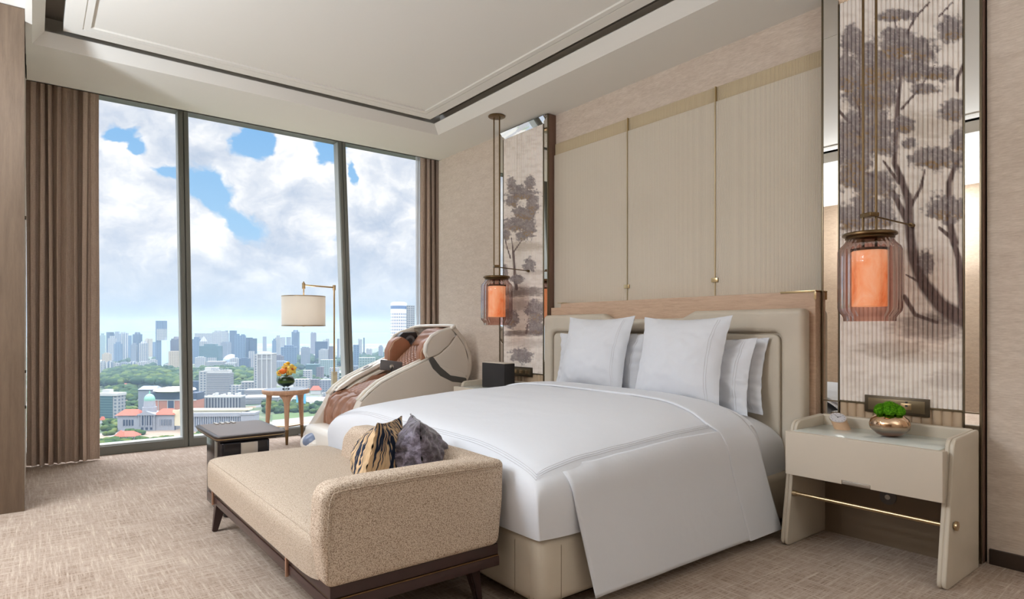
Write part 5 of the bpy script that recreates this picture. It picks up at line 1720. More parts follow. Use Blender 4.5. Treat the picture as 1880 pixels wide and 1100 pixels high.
# inner arm bolsters (brown) and leg rest
for (y0, y1) in ((YN + 0.10, YN + 0.22), (YF - 0.22, YF - 0.10)):
    m = MB()
    slab([(2.40, 0.38), (2.52, 0.48), (2.74, 0.58), (2.98, 0.67)], y0, y1, 0.05, m, 30, 0.03, int(y0 * 10), 12)
    m.box(2.40, 2.98, y0 + 0.01, y1 - 0.01, 0.25, 0.50, 0.03)
    part('arm_bolster', m, BRLEATHER, mc, 180, off=MC)
m = MB()
for k in range(3):
    y0 = YN + 0.16 + k * 0.19
    slab([(2.34, 0.20), (2.36, 0.34), (2.42, 0.44), (2.56, 0.50)], y0, y0 + 0.18, 0.055, m, 26, 0.02, k + 3, 14)
part('leg_rest', m, BRLEATHER, mc, 180, off=MC)
for y0 in (YN + 0.10, YF - 0.17):
    m = MB(); m.prism(roundpoly([(2.30, 0.16), (2.42, 0.12), (2.52, 0.30), (2.54, 0.52), (2.46, 0.545), (2.36, 0.48), (2.31, 0.34)], 0.06, 6), y0, y0 + 0.07, 'Y', 0.025, 5)
    part('leg_wing', m, BRLEATHER, mc, 60, off=MC)
m = MB()
m.prism(roundpoly([(2.36, 0.44), (2.44, 0.565), (2.56, 0.625), (2.56, 0.54), (2.44, 0.44)], 0.03, 4), YF - 0.13, YF - 0.05, 'Y', 0.015, 4)
part('foot_light_housing', m, PLASTIC_DK, mc, 50, off=MC)
# control panel on the far arm
n_ = Vector((-0.37, -0.25, 0.93)).normalized()
pc = Vector((2.77, YF - 0.10, 0.756))
m = MB(); b = bmesh.new()
bmesh.ops.create_cone(b, cap_ends=True, segments=36, radius1=0.055, radius2=0.053, depth=0.006)
bmesh.ops.transform(b, matrix=Matrix.Translation(pc) @ Euler((0, R(-24), 0)).to_matrix().to_4x4() @ Matrix.Diagonal((1.4, 0.85, 1, 1)), verts=b.verts)
m.merge(b)
cp = part('control_panel', m, WHITEPL, mc, 40, off=MC, label='oval control panel on the far arm')
m = MB(); m.box(pc.x - 0.03, pc.x + 0.03, pc.y - 0.016, pc.y + 0.016, pc.z + 0.002, pc.z + 0.007, 0.001, rot=(0, R(-24), 0))
part('control_keys', m, PLASTIC_DK, cp, 40, off=MC)
# tablet on its gooseneck
m = MB(); m.box(-0.115, 0.115, -0.009, 0.009, -0.052, 0.052, 0.008)
m.box(-0.105, 0.105, -0.012, -0.006, -0.046, 0.046, 0.003)
tb_ = part('tablet', m, PLASTIC_GY, mc, 40)
tb_.location = Vector((2.83, 5.60, 0.79)) - Vector(MC); tb_.rotation_euler = (R(-8), R(8), R(-8))
tb_['label'] = 'dark tablet controller seen from behind'
m = MB(); m.lathe([(0.0, 0.0), (0.024, 0.0), (0.020, 0.012), (0.0, 0.016)], 0, 0, 24)
bmesh.ops.rotate(m.bm, cent=(0, 0, 0), matrix=Matrix.Rotation(R(90), 3, 'X'), verts=m.bm.verts)
bmesh.ops.translate(m.bm, vec=(0, -0.010, -0.008), verts=m.bm.verts)
part('tablet_joint', m, SILVER, tb_, 40)
m = MB(); m.tube([(2.83, 5.575, 0.78), (2.80, 5.53, 0.74), (2.765, 5.50, 0.68), (2.745, 5.47, 0.60), (2.74, 5.45, 0.50)], 0.0075, 10)
part('tablet_arm', m, PLASTIC_DK, mc, 180, off=MC)
# base sled with rounded white nose
m = MB()
m.box(2.12, 3.35, YN + 0.08, YF - 0.08, 0.02, 0.22, 0.05, 4)
m.sphere((2.16, 5.90, 0.05), 0.12, 3, (1.05, 1.5, 0.85))
bm_ = m.bm
for v in bm_.verts:
    if v.co.z < 0.004: v.co.z = 0.004
bs_ = part('base_sled', m, SHELLRIM, mc, 60, off=MC)
m = MB(); m.sphere((2.14, 5.86, 0.075), 0.105, 3, (1.0, 1.0, 0.82))
part('foot_roller_window', m, plain('blue_grey_plastic', (120, 132, 156), 0.3), bs_, 60, off=MC, label='blue-grey translucent patch')
# metal floor vent by the window
m = MB(); m.box(2.28, 2.56, 6.44, 6.72, 0.0, 0.018, 0.004)
fv = solo('floor_plate', m, SILVER, 'flat brushed metal floor plate at the foot of the window', 'floor plate', (2.42, 6.58, 0))
# ------------------------------------------------------------------ the town seen through the window (real distances, ground 180 m below)
GZ = -180.0
def dist_of(v): return (CAMH - GZ) * FPX / (v - 606)
def site(u, v, off=0.0):
    d = dist_of(v); l = (u - 940) / FPX * d
    sx, cx_ = math.sin(YAW), math.cos(YAW)
    return Vector((sx * d + cx_ * l, cx_ * d - sx * l, GZ)), -YAW + off, d / FPX

def dimc(c, f=0.66): return tuple(x * f for x in c)
def facade(name, wall, glass, pu, pz, fu=0.55, fz=0.6, rough=0.5):
    wall = dimc(wall); glass = dimc(glass)
    m, t, b = M0(name, wall, rough)
    x, y, z = t.sep(obj_co(t))
    g = t.node('ShaderNodeNewGeometry')
    # normal in object space decides which horizontal axis runs along the wall
    vt = t.node('ShaderNodeVectorTransform', vector_type='NORMAL', convert_from='WORLD', convert_to='OBJECT')
    t.l.new(g.outputs['Normal'], vt.inputs[0])
    nx, ny, nz = t.sep(vt.outputs[0])
    side = t.math('GREATER_THAN', t.math('ABSOLUTE', nx), t.math('ABSOLUTE', ny))
    h = t.math('ADD', t.math('MULTIPLY', side, y), t.math('MULTIPLY', t.math('SUBTRACT', 1.0, side), x))
    mu = t.math('LESS_THAN', t.math('FRACT', t.math('DIVIDE', t.math('ADD', h, 500.0), pu)), fu) if fu < 1 else 1.0
    mz = t.math('LESS_THAN', t.math('FRACT', t.math('DIVIDE', z, pz)), fz) if fz < 1 else 1.0
    mk = t.math('MULTIPLY', mu, mz)
    mk = t.math('MULTIPLY', mk, t.math('LESS_THAN', t.math('ABSOLUTE', nz), 0.5))
    t.l.new(t.mix(mk, rgba(wall), rgba(glass)), b.inputs['Base Color'])
    return m
F_ = {
 'wht': facade('white_grid_facade', (216, 216, 214), (120, 136, 158), 9, 7),
 'grn': facade('pale_green_facade', (178, 200, 196), (120, 150, 152), 8, 8),
 'dkb': facade('dark_blue_facade', (70, 92, 122), (48, 70, 104), 10, 9, 0.6, 0.6),
 'blu': facade('blue_glass_facade', (120, 148, 178), (84, 112, 148), 12, 9, 0.5, 0.7),
 'gry': facade('grey_residential_facade', (168, 176, 188), (100, 116, 140), 8, 6, 0.5, 0.6),
 'str': facade('striped_facade', (226, 226, 226), (100, 118, 146), 13, 6, 0.5, 1.1),
 'crm': facade('cream_facade', (228, 208, 176), (170, 150, 130), 9, 7, 0.4, 0.5),
 'brn': facade('brown_grey_facade', (140, 128, 136), (90, 92, 112), 9, 7, 0.5, 0.6),
 'tea': facade('teal_glass_facade', (104, 140, 142), (58, 104, 112), 40, 5.2, 1.1, 0.55),
 'hor': facade('banded_white_facade', (226, 226, 224), (66, 76, 100), 60, 3.6, 1.1, 0.5),
 'rib': facade('ribbed_white_facade', (216, 218, 222), (92, 94, 112), 6.6, 40, 0.62, 1.1),
 'tow': facade('grey_bay_facade', (206, 206, 206), (148, 146, 148), 3.2, 3.4, 0.6, 0.5),
 'swi': facade('round_tower_facade', (226, 228, 230), (104, 118, 146), 3.6, 4.2, 0.5, 0.55),
 'sil': plain('silver_dome', (170, 180, 194), 0.4, 0.3),
}
CW = plain('white_roof', (168, 168, 166), 0.7); CST = plain('old_stone', (136, 138, 144), 0.8, var=0.06, scale=0.3)
CRED = plain('red_tile_roof', (150, 74, 54), 0.8, var=0.08, scale=0.5); CGRN = plain('copper_green', (112, 158, 140), 0.6)
CCRM = plain('cream_roof', (194, 184, 156), 0.8); CDK = plain('dark_glass_far', (50, 60, 80), 0.3); CPE = plain('peach_wall', (160, 106, 86), 0.7)
CGRY = plain('grey_concrete', (116, 122, 132), 0.8, var=0.05, scale=0.2)

def tower(u0, u1, vt, vb, mat, label, off=0.35, dep=0.7, top=None, group=None, name='tower_block'):
    """box tower given by its left, right, top and ground line; top = optional roof piece"""
    c, rz, k = site((u0 + u1) / 2, vb, off)
    Wd = (u1 - u0) * k; H = (vb - vt) * k
    w = Wd / (math.cos(off) + dep * abs(math.sin(off))); dd = w * dep
    m = MB(); rt_ = 0.0
    if top == 'step': m.box(-w / 2, w / 2, 0, dd, 0, H * 0.92); m.box(-w * .3, w * .3, dd * .2, dd * .8, H * 0.9, H)
    elif top == 'crown': m.box(-w / 2, w / 2, 0, dd, 0, H * 0.95); m.box(-w * .42, -w * .1, dd * .2, dd * .8, H * 0.9, H); m.box(w * .1, w * .42, dd * .2, dd * .8, H * 0.9, H * 0.985)
    elif top == 'round': m.box(-w / 2, w / 2, 0, dd, 0, H * 0.93); m.cyl((0, dd / 2, H * .9), (0, dd / 2, H), w * .42, w * .3, 16)
    elif top == 'pyr':
        m.box(-w / 2, w / 2, 0, dd, 0, H * 0.80); b = bmesh.new()
        q = [b.verts.new(p_) for p_ in ((-w / 2, 0, H * .8), (w / 2, 0, H * .8), (w / 2, dd, H * .8), (-w / 2, dd, H * .8), (0, dd / 2, H))]
        for f in ((0, 1, 4), (1, 2, 4), (2, 3, 4), (3, 0, 4)): b.faces.new([q[i] for i in f])
        m.merge(b)
    elif top == 'slot': m.box(-w / 2, -w * .08, 0, dd, 0, H); m.box(w * .08, w / 2, 0, dd, 0, H * .97); m.box(-w * .1, w * .1, dd * .15, dd, 0, H * .95)
    else: m.box(-w / 2, w / 2, 0, dd, 0, H)
    o = part(name, m, mat, None, 0)
    o.location = c; o.rotation_euler = (0, 0, rz)
    return tag(o, label, 'building', group)

G1 = 'towers of the distant skyline'
sky_list = [
 (183, 192, 612, 660, 'grn', 'pale green tower block at the far left end of the skyline', 'step'),
 (193, 205, 610, 664, 'dkb', 'dark blue slab tower second from the left end of the skyline', None),
 (208, 219, 609, 660, 'gry', 'grey tower with stepped top behind the pale residential pair on the left', 'step'),
 (198, 212, 617, 668, 'wht', 'pale residential tower in front of the dark blue slab on the left', 'step'),
 (220, 231.5, 610, 662, 'str', 'white vertically striped tower in the left window', 'slot'),
 (209, 221, 628, 670, 'blu', 'low grey-blue block in front of the striped white tower', 'step'),
 (232, 241, 616, 660, 'blu', 'hazy blue tower between striped tower and dark rounded tower', None),
 (241, 256, 610, 664, 'dkb', 'dark blue tower with rounded top in the left window', 'round'),
 (240, 250, 630, 672, 'gry', 'slim grey tower standing before the rounded dark tower', 'step'),
 (255, 270.5, 627, 672, 'wht', 'white tower with crowned top right of the rounded dark tower', 'round'),
 (264, 272, 621, 655, 'crm', 'cream building with banded top behind the crowned white tower', 'step'),
 (273, 279, 622, 655, 'crm', 'narrow cream tower left of the tallest blue tower', None),
 (280, 286, 628, 660, 'blu', 'small blue block tucked left of the tallest tower', None),
 (307.5, 315, 625, 672, 'brn', 'narrow brown-grey block right of the tallest blue tower', None),
 (314, 331, 618, 672, 'brn', 'brown-grey rounded tower by the first window mullion', 'round'),
 (309, 328, 645, 680, 'crm', 'low cream block before the rounded brown tower', None),
 (352, 385, 612, 662, 'wht', 'wide white hotel slab at the left edge of the middle window', None),
 (352, 367, 619, 668, 'blu', 'blue-grey block below the wide white slab', 'step'),
 (366, 380, 617, 668, 'wht', 'pale block with pointed cream roof in the middle window', 'pyr'),
 (386, 411, 607, 664, 'wht', 'large white framed grid tower in the middle window', 'crown'),
 (411, 419, 607, 662, 'gry', 'slim grey tower with spire between white grid tower and blue slab', 'step'),
 (421, 434.5, 607, 660, 'dkb', 'blue slab tower with flat top in the middle window', None),
 (403, 420, 627, 666, 'gry', 'low grey residential block under the white grid tower', 'crown'),
 (365, 401, 632, 674, 'tea', 'wide green glass block in the middle window', 'step'),
 (430, 451, 613, 672, 'blu', 'stepped blue and white tower cluster in the middle window', 'crown'),
 (449, 467, 620, 672, 'dkb', 'dark blue tower with white stripes left of the pale grey tower', 'slot'),
 (456, 466, 645, 676, 'wht', 'low white block with dark windows below the dark striped tower', None),
 (482, 489.5, 618, 645, 'brn', 'small brown tower far away above the pale grey tower', None),
 (498, 508, 622, 664, 'blu', 'hazy blue tower left of the white pair near the lamp', 'step'),
 (505, 515, 616, 664, 'wht', 'cream topped white tower right of the pale grey tower', 'step'),
 (516, 524, 619, 655, 'wht', 'white tower, left one of the pair left of the lamp shade', None),
 (524.5, 532.5, 619, 656, 'gry', 'pale tower, right one of the pair left of the lamp shade', None),
 (535, 548.5, 606, 655, 'dkb', 'dark blue rounded tower just below the lamp shade', 'round'),
 (514, 546, 634, 676, 'blu', 'broad hazy blue slab below the dark rounded tower', 'step'),
 (550, 566, 637, 676, 'gry', 'pale stepped residential block below the lamp shade', 'crown'),
 (570, 580, 610, 650, 'brn', 'thin dark tower with slotted crown below the right of the lamp shade', 'crown'),
 (577, 603, 627, 672, 'dkb', 'long dark slab behind the lamp pole', None),
 (592, 598, 624, 650, 'wht', 'small white block on the skyline left of the lamp pole', None),
 (598, 604, 622, 660, 'wht', 'white slim tower touching the lamp pole', None),
 (603, 616, 636, 676, 'brn', 'reddish brown block behind the lamp pole', None),
 (582, 605, 641, 676, 'wht', 'pale low cluster building left of the lamp pole', 'crown'),
 (619, 624, 622, 668, 'str', 'thin white tower right of the lamp pole', None),
 (648, 660, 633, 684, 'blu', 'hazy blue slab at the left of the right window', None),
 (656.5, 663.5, 622, 660, 'wht', 'small white twin block at the left of the right window', 'slot'),
 (667, 669.4, 620, 662, 'dkb', 'very thin dark tower in the right window', None),
 (672, 684, 640, 664, 'wht', 'low hazy white building in the right window', 'crown'),
 (694, 702, 634, 662, 'gry', 'low hazy building left of the round hotel tower', 'step'),
]
for i, (a, b_, c, d, mt, lab, tp) in enumerate(sky_list):
    tower(a, b_, c, d, F_[mt], lab, off=(0.3 if i % 3 == 0 else (-0.3 if i % 3 == 1 else 0.12)), top=tp, group=G1)

# low white slabs at the foot of the skyline
lows = [(183, 193, 663, 688, 'wht'), (194, 207, 663, 688, 'str'), (208, 217, 666, 686, 'wht'), (217, 234, 665, 684, 'gry'), (235, 250, 664, 682, 'str'), (253, 270, 664, 682, 'wht'),
        (187, 201, 648, 676, 'crm'), (271, 286, 660, 676, 'wht'), (357, 376, 655, 676, 'wht'), (380, 398, 655, 674, 'wht'), (377, 411, 664, 678, 'hor'), (421, 438, 657, 676, 'wht'), (438, 458, 657, 678, 'dkb'),
        (500, 520, 652, 680, 'brn'), (500, 528, 663, 684, 'gry'), (412, 432, 666, 678, 'wht'), (300, 322, 668, 680, 'wht')]
where = ['at the far left edge of the left window', 'second from the left edge', 'behind the hill trees on the left', 'wide and grey behind the left hill trees', 'striped, behind the middle of the left hill', 'with bright roof behind the right of the left hill',
         'cream, behind the far left slabs', 'left of the tallest tower foot', 'at the left of the middle window', 'second from the left in the middle window', 'long and banded at the edge of the hill trees', 'small and white right of the silver dome', 'dark blue glass with white top right of the silver dome',
         'brown-grey with a light roof right of the pale grey tower', 'grey, right of the pale grey tower foot', 'small white right of the banded one', 'thin white roof at the foot of the tallest tower']
for (a, b_, c, d, mt), w_ in zip(lows, where):
    tower(a, b_, c, d, F_[mt], 'low distant block ' + w_, off=0.2, dep=0.8, top='step' if mt != 'hor' else None, group='low blocks at the foot of the skyline', name='low_block')

# tallest blue tower
c, rz, k = site(296, 674)
tt_ = thing('skyscraper', 'tallest blue glass tower in the left window with a white side wing', 'building', c, rz)
H = (674 - 589) * k
m = MB(); m.box(-10.4 * k, 3.0 * k, 0, 14 * k, 0, H)
part('main_shaft', m, F_['blu'], tt_, 0)
m = MB(); m.box(-7.5 * k, 7.5 * k, -2 * k, 6 * k, (674 - 625) * k, (674 - 604) * k); part('upper_block', m, F_['wht'], tt_, 0, label='white upper block')
m = MB(); m.box(2.0 * k, 11.5 * k, -3 * k, 9 * k, 0, (674 - 625) * k); part('side_wing', m, plain('pale_blue_glass', (176, 196, 212), 0.3), tt_, 0, label='pale blue side wing')
# silver dome
c, rz, k = site(416, 672)
m = MB(); m.sphere((0, 20 * k, 6 * k), 16 * k, 3, (1, 0.8, 0.92))
for v in m.bm.verts: v.co.z = max(v.co.z, 0)
o = part('domed_hall', m, F_['sil'], None, 60); o.location = c; o.rotation_euler = (0, 0, rz)
tag(o, 'silver domed hall at the foot of the middle skyline', 'building')

# pale grey tower
c, rz, k = site(482, 726)
g = thing('office_tower', 'tall pale grey office tower with three bays behind the round table', 'building', c, rz)
h = (726 - 650) * k
m = MB(); m.box(-10 * k, 18 * k, 0, 20 * k, 0, h); part('tower_body', m, F_['tow'], g, 0)
m = MB()
for x in (-10, -1, 8, 16.4):
    m.box((x - 0.7) * k, (x + 0.9) * k, -1.2 * k, 0.5 * k, 0, h + 0.5 * k)
m.box(-10 * k, 18 * k, -1.0 * k, 0.5 * k, h - 10 * k, h - 8.6 * k); m.box(-10 * k, 18 * k, -1.0 * k, 20 * k, h - 1.2 * k, h + 1 * k)
part('white_ribs', m, CW, g, 0, label='white vertical ribs and cornice')
m = MB(); m.box(-18 * k, -10 * k, 4 * k, 20 * k, 0, h - 1 * k); part('side_shaft', m, F_['wht'], g, 0)
m = MB(); m.box(-8 * k, 10 * k, 4 * k, 14 * k, h, h + 4 * k); part('roof_plant', m, CW, g, 0)
# its podium and the small white annexes
for (a, b_, t0, bs, mt, lab) in [(448, 487, 716, 734, 'hor', 'low white podium in front of the pale grey tower'), (442, 466, 701, 724, 'wht', 'white block with square dark windows left of the pale grey tower'),
                              (421, 441, 708, 730, 'wht', 'small white annex right of the banded hotel'), (434, 449, 716, 734, 'gry', 'grey block with arched canopy left of the podium'),
                              (440, 513, 730, 742, 'hor', 'long low white building behind the black side table'),
                              (538, 567, 697, 722, 'wht', 'white framed block right of the flower vase'), (566, 586, 697, 716, 'brn', 'dark brown block right of the white framed block'),
                              (586, 615, 698, 722, 'gry', 'grey block behind the lamp column'), (560, 586, 669, 694, 'tea', 'low green glass building with white roof left of the lamp pole'),
                              (587, 617, 661, 690, 'grn', 'pale green glass hall with curved white roof behind the lamp pole'), (580, 594, 674, 694, 'brn', 'mauve block before the green glass hall'),
                              (592, 608, 670, 690, 'crm', 'peach block beside the lamp pole'), (604, 622, 676, 700, 'wht', 'white block right of the lamp column top'), (618, 632, 700, 722, 'wht', 'white block between lamp and mullion'),
                              (556, 572, 680, 702, 'wht', 'small white house right of the orchids'), (590, 604, 722, 734, 'wht', 'pale low house left of the massage chair foot'),
                              (657, 689, 657, 712, 'grn', 'pale green glass block above the control arm of the massage chair'), (646, 658, 672, 716, 'gry', 'grey block left of the pale green glass block'),
                              (350, 368, 700, 726, 'dkb', 'dark blue low block left of the banded hotel'), (350, 367, 722, 752, 'crm', 'light building with arches left of the ribbed block')]:
    tower(a, b_, t0, bs, F_[mt], lab, off=0.15, dep=0.8, name='town_building')
# banded hotel
c, rz, k = site(395, 730)
g = thing('hotel_block', 'white hotel block with dark horizontal bands in the middle window', 'building', c, rz)
m = MB(); m.box(-16 * k, 26 * k, 0, 18 * k, 0, 45 * k); part('banded_front', m, F_['hor'], g, 0)
m = MB(); m.box(-31 * k, -16 * k, 2 * k, 18 * k, 0, 48 * k); part('stair_wing', m, F_['wht'], g, 0)
m = MB(); m.box(-22 * k, 24 * k, 3 * k, 16 * k, 45 * k, 50 * k); m.box(-22 * k, 0 * k, 6 * k, 16 * k, 50 * k, 55 * k); part('roof_plant', m, CW, g, 0)
cu = bpy.data.curves.new('t', 'FONT'); cu.body = 'PENINSULA'; cu.size = 6.5 * k; cu.align_x = 'CENTER'; cu.extrude = 0.3
to = bpy.data.objects.new('t', cu); COL.objects.link(to); dg = bpy.context.evaluated_depsgraph_get(); tm = bpy.data.meshes.new_from_object(to.evaluated_get(dg)); bpy.data.objects.remove(to)
m = MB(); m.mesh(tm, Matrix.Translation((8 * k, 2 * k, 50 * k)) @ Euler((PI / 2, 0, 0)).to_matrix().to_4x4())
part('roof_sign', m, CGRY, g, 0, label='rooftop sign lettering')
# ribbed block
c, rz, k = site(404, 753)
g = thing('ribbed_block', 'white block with tall ribs and cluttered roof in front of the banded hotel', 'building', c, rz + 0.06)
m = MB(); m.box(-28 * k, 37 * k, 0, 24 * k, 0, 23 * k); part('ribbed_front', m, F_['rib'], g, 0)
m = MB(); m.box(-28.5 * k, 37.5 * k, -0.5 * k, 24 * k, 22.5 * k, 25 * k)
for i in range(9): m.box((-24 + i * 6.6) * k, (-20 + i * 6.6) * k, (4 + (i * 5) % 9) * k, (10 + (i * 5) % 9) * k, 25 * k, (27 + (i % 3) * 2) * k)
part('roof', m, CW, g, 0)
m = MB(); m.box(-37 * k, -28 * k, 3 * k, 24 * k, 0, 24 * k); part('side_wing', m, F_['dkb'], g, 0)
# long colonnaded museum
c, rz, k = site(400, 792)
g = thing('colonnade_building', 'long grey stone building with colonnade and cream flat roof', 'building', c, rz + 0.05)
m = MB(); m.box(-48 * k, 60 * k, 2 * k, 26 * k, 0, 33 * k); part('rear_wall', m, plain('blue_grey_shadow_wall', (128, 138, 156), 0.8), g, 0)
m = MB()
for i in range(22):
    x = -47 + i * 4.05
    m.box(x * k, (x + 1.5) * k, -0.5 * k, 2.2 * k, 8 * k, 27 * k)
m.box(-48 * k, 42 * k, -0.8 * k, 2.2 * k, 0, 8 * k)
part('columns', m, CST, g, 0, label='row of stone columns'); 
m = MB(); m.box(-49 * k, 43 * k, -1.5 * k, 3 * k, 27 * k, 34 * k); m.box(42 * k, 66 * k, -3 * k, 24 * k, 0, 33 * k); m.box(41 * k, 67 * k, -4 * k, 25 * k, 30 * k, 34 * k); part('cornice', m, CST, g, 0)
m = MB(); m.box(-75 * k, 52 * k, 8 * k, 30 * k, 37 * k, 39 * k); m.box(-70 * k, 46 * k, 10 * k, 28 * k, 33 * k, 38 * k); part('flat_roof', m, CCRM, g, 0, label='cream flat roof')
# domed courthouse
c, rz, k = site(265, 791)
g = thing('domed_courthouse', 'old grey stone courthouse with green copper dome and red tiled roofs', 'building', c, rz + 0.04)
m = MB(); m.box(-50 * k, -11 * k, 3 * k, 26 * k, 0, 28 * k); m.box(19 * k, 52 * k, 3 * k, 26 * k, 0, 29 * k); m.box(-11 * k, 19 * k, 1 * k, 26 * k, 0, 31 * k)
part('stone_body', m, CST, g, 0)
def hip(m, x0, x1, y0, y1, z0, z1, ins):
    b = bmesh.new()
    q = [b.verts.new(p_) for p_ in ((x0, y0, z0), (x1, y0, z0), (x1, y1, z0), (x0, y1, z0), (x0 + ins, (y0 + y1) / 2, z1), (x1 - ins, (y0 + y1) / 2, z1))]
    for f in ((0, 1, 5, 4), (1, 2, 5), (2, 3, 4, 5), (3, 0, 4), (3, 2, 1, 0)): b.faces.new([q[i] for i in f])
    bmesh.ops.recalc_face_normals(b, faces=b.faces)
    m.merge(b)
m = MB(); hip(m, -53 * k, -8 * k, 0, 28 * k, 28 * k, 38 * k, 10 * k); hip(m, 16 * k, 54 * k, 0, 28 * k, 29 * k, 39 * k, 10 * k); part('tiled_roof', m, CRED, g, 0)
m = MB()
for i in range(7): m.cyl(((-9.5 + i * 4.6) * k, -0.5 * k, 8 * k), ((-9.5 + i * 4.6) * k, -0.5 * k, 29 * k), 0.75 * k, 0.65 * k, 10)
for x in (-40, -35, -30, -25, 26, 31, 36, 41, 46): m.cyl((x * k, 2 * k, 8 * k), (x * k, 2 * k, 21 * k), 0.6 * k, 0.6 * k, 8)
part('columns', m, CST, g, 40)
m = MB()
for i in range(3): m.box((-6.5 + i * 8) * k, (-2.0 + i * 8) * k, 0.7 * k, 1.3 * k, 10 * k, 27 * k); m.box((-6.5 + i * 8) * k, (-2.0 + i * 8) * k, 0.7 * k, 1.3 * k, 1.5 * k, 6 * k)
for x in (-40, -35, -30, -25, 28, 33, 38, 43): m.box((x + .8) * k, (x + 4) * k, 2.6 * k, 3.2 * k, 9 * k, 20 * k)
part('window_openings', m, CDK, g, 0)
m = MB(); b = bmesh.new()
q = [b.verts.new(p_) for p_ in ((-13 * k, -1.5 * k, 30 * k), (21 * k, -1.5 * k, 30 * k), (4 * k, -1.5 * k, 36 * k), (-13 * k, 26 * k, 30 * k), (21 * k, 26 * k, 30 * k), (4 * k, 26 * k, 36 * k))]
for f in ((0, 1, 2), (3, 5, 4), (0, 2, 5, 3), (2, 1, 4, 5), (1, 0, 3, 4)): b.faces.new([q[i] for i in f])
m.merge(b); m.box(-13 * k, 21 * k, -1.5 * k, 1 * k, 28.5 * k, 30 * k); part('pediment', m, CST, g, 0)
m = MB(); m.cyl((2 * k, 14 * k, 30 * k), (2 * k, 14 * k, 42 * k), 12 * k, 12 * k, 24); m.cyl((2 * k, 14 * k, 42 * k), (2 * k, 14 * k, 55 * k), 10 * k, 9 * k, 24)
part('drum', m, CST, g, 30)
m = MB(); m.sphere((2 * k, 14 * k, 55 * k), 9.3 * k, 3, (1, 1, 1.25))
for v in m.bm.verts: v.co.z = max(v.co.z, 53 * k)
m.cyl((2 * k, 14 * k, 65 * k), (2 * k, 14 * k, 72 * k), 1.6 * k, 0.8 * k, 10)
part('copper_dome', m, CGRN, g, 60, label='pale green copper dome')
# modern court with disc roof
c, rz, k = site(300, 764)
g = thing('disc_roof_building', 'modern building with flat disc roof and peach facade behind the courthouse', 'building', c, rz)
m = MB(); m.box(-22 * k, 60 * k, 0, 30 * k, 0, 29 * k); part('peach_front', m, CPE, g, 0)
m = MB(); m.box(9 * k, 20 * k, -0.8 * k, 1 * k, 15 * k, 30 * k); m.box(-26 * k, 60 * k, 2 * k, 30 * k, 29 * k, 42 * k); part('glass_bay', m, CDK, g, 0)
m = MB()
for x in (-22, -9, 8, 20, 34): m.box((x - .5) * k, (x + .5) * k, -1 * k, 0.5 * k, 10 * k, 30 * k)
m.box(-23 * k, 60 * k, -1 * k, 2 * k, 28.5 * k, 30 * k); part('white_frames', m, CW, g, 0)
m = MB(); m.lathe([(0, 44 * k), (28 * k, 43 * k), (36 * k, 45.5 * k), (34 * k, 48 * k), (16 * k, 51 * k), (0, 51.5 * k)], 8 * k, 24 * k, 48); part('disc_roof', m, plain('disc_roof_beige', (204, 194, 186), 0.6), g, 60)
m = MB(); m.box(-50 * k, -18 * k, 6 * k, 30 * k, 0, 48 * k); hip(m, -50 * k, -16 * k, 4 * k, 30 * k, 48 * k, 54 * k, 3 * k); part('slate_wing', m, CGRY, g, 0)
# teal office
c, rz, k = site(198, 768)
g = thing('teal_office', 'office block with teal glass bands at the left edge of the window', 'building', c, rz - 0.1)
m = MB(); m.box(-20 * k, 9 * k, 0, 22 * k, 0, 41 * k); part('glass_front', m, F_['tea'], g, 0)
m = MB(); m.box(9 * k, 18 * k, 1 * k, 22 * k, 0, 42 * k); part('side_front', m, F_['wht'], g, 0)
m = MB(); m.box(-20 * k, 19 * k, -0.6 * k, 23 * k, 41 * k, 46 * k); m.box(-14 * k, 0 * k, 4 * k, 14 * k, 46 * k, 52 * k); part('roof', m, CW, g, 0)
# small red roofed hall in front
c, rz, k = site(230, 808)
g = thing('red_roof_hall', 'small white hall with orange-red hipped roof at the bottom of the left window', 'building', c, rz + 0.12)
m = MB(); m.box(-18 * k, 17 * k, 0, 20 * k, 0, 6.5 * k); part('white_walls', m, CW, g, 0)
m = MB(); hip(m, -20 * k, 19 * k, -2 * k, 22 * k, 6.5 * k, 15 * k, 9 * k); hip(m, -20 * k, 0 * k, -4 * k, 16 * k, 6.5 * k, 17 * k, 9 * k); part('tiled_roof', m, CRED, g, 0)
m = MB()
for i in range(9): m.box((-16 + i * 3.7) * k, (-14.5 + i * 3.7) * k, -0.4 * k, 0.4 * k, 1 * k, 5 * k)
part('window_openings', m, CDK, g, 0)
# yellowish screen on stilts
c, rz, k = site(327, 790)
g = thing('screen_canopy', 'pale yellow screen on dark posts at the foot of the first mullion', 'canopy', c, rz)
m = MB(); m.box(-10 * k, 12 * k, 0, 2 * k, 8 * k, 37 * k); part('screen', m, CCRM, g, 0)
for x in (-6, 5):
    m = MB(); m.box(x * k, (x + 1) * k, 0, 1 * k, 0, 8 * k); part('post', m, CDK, g, 0)
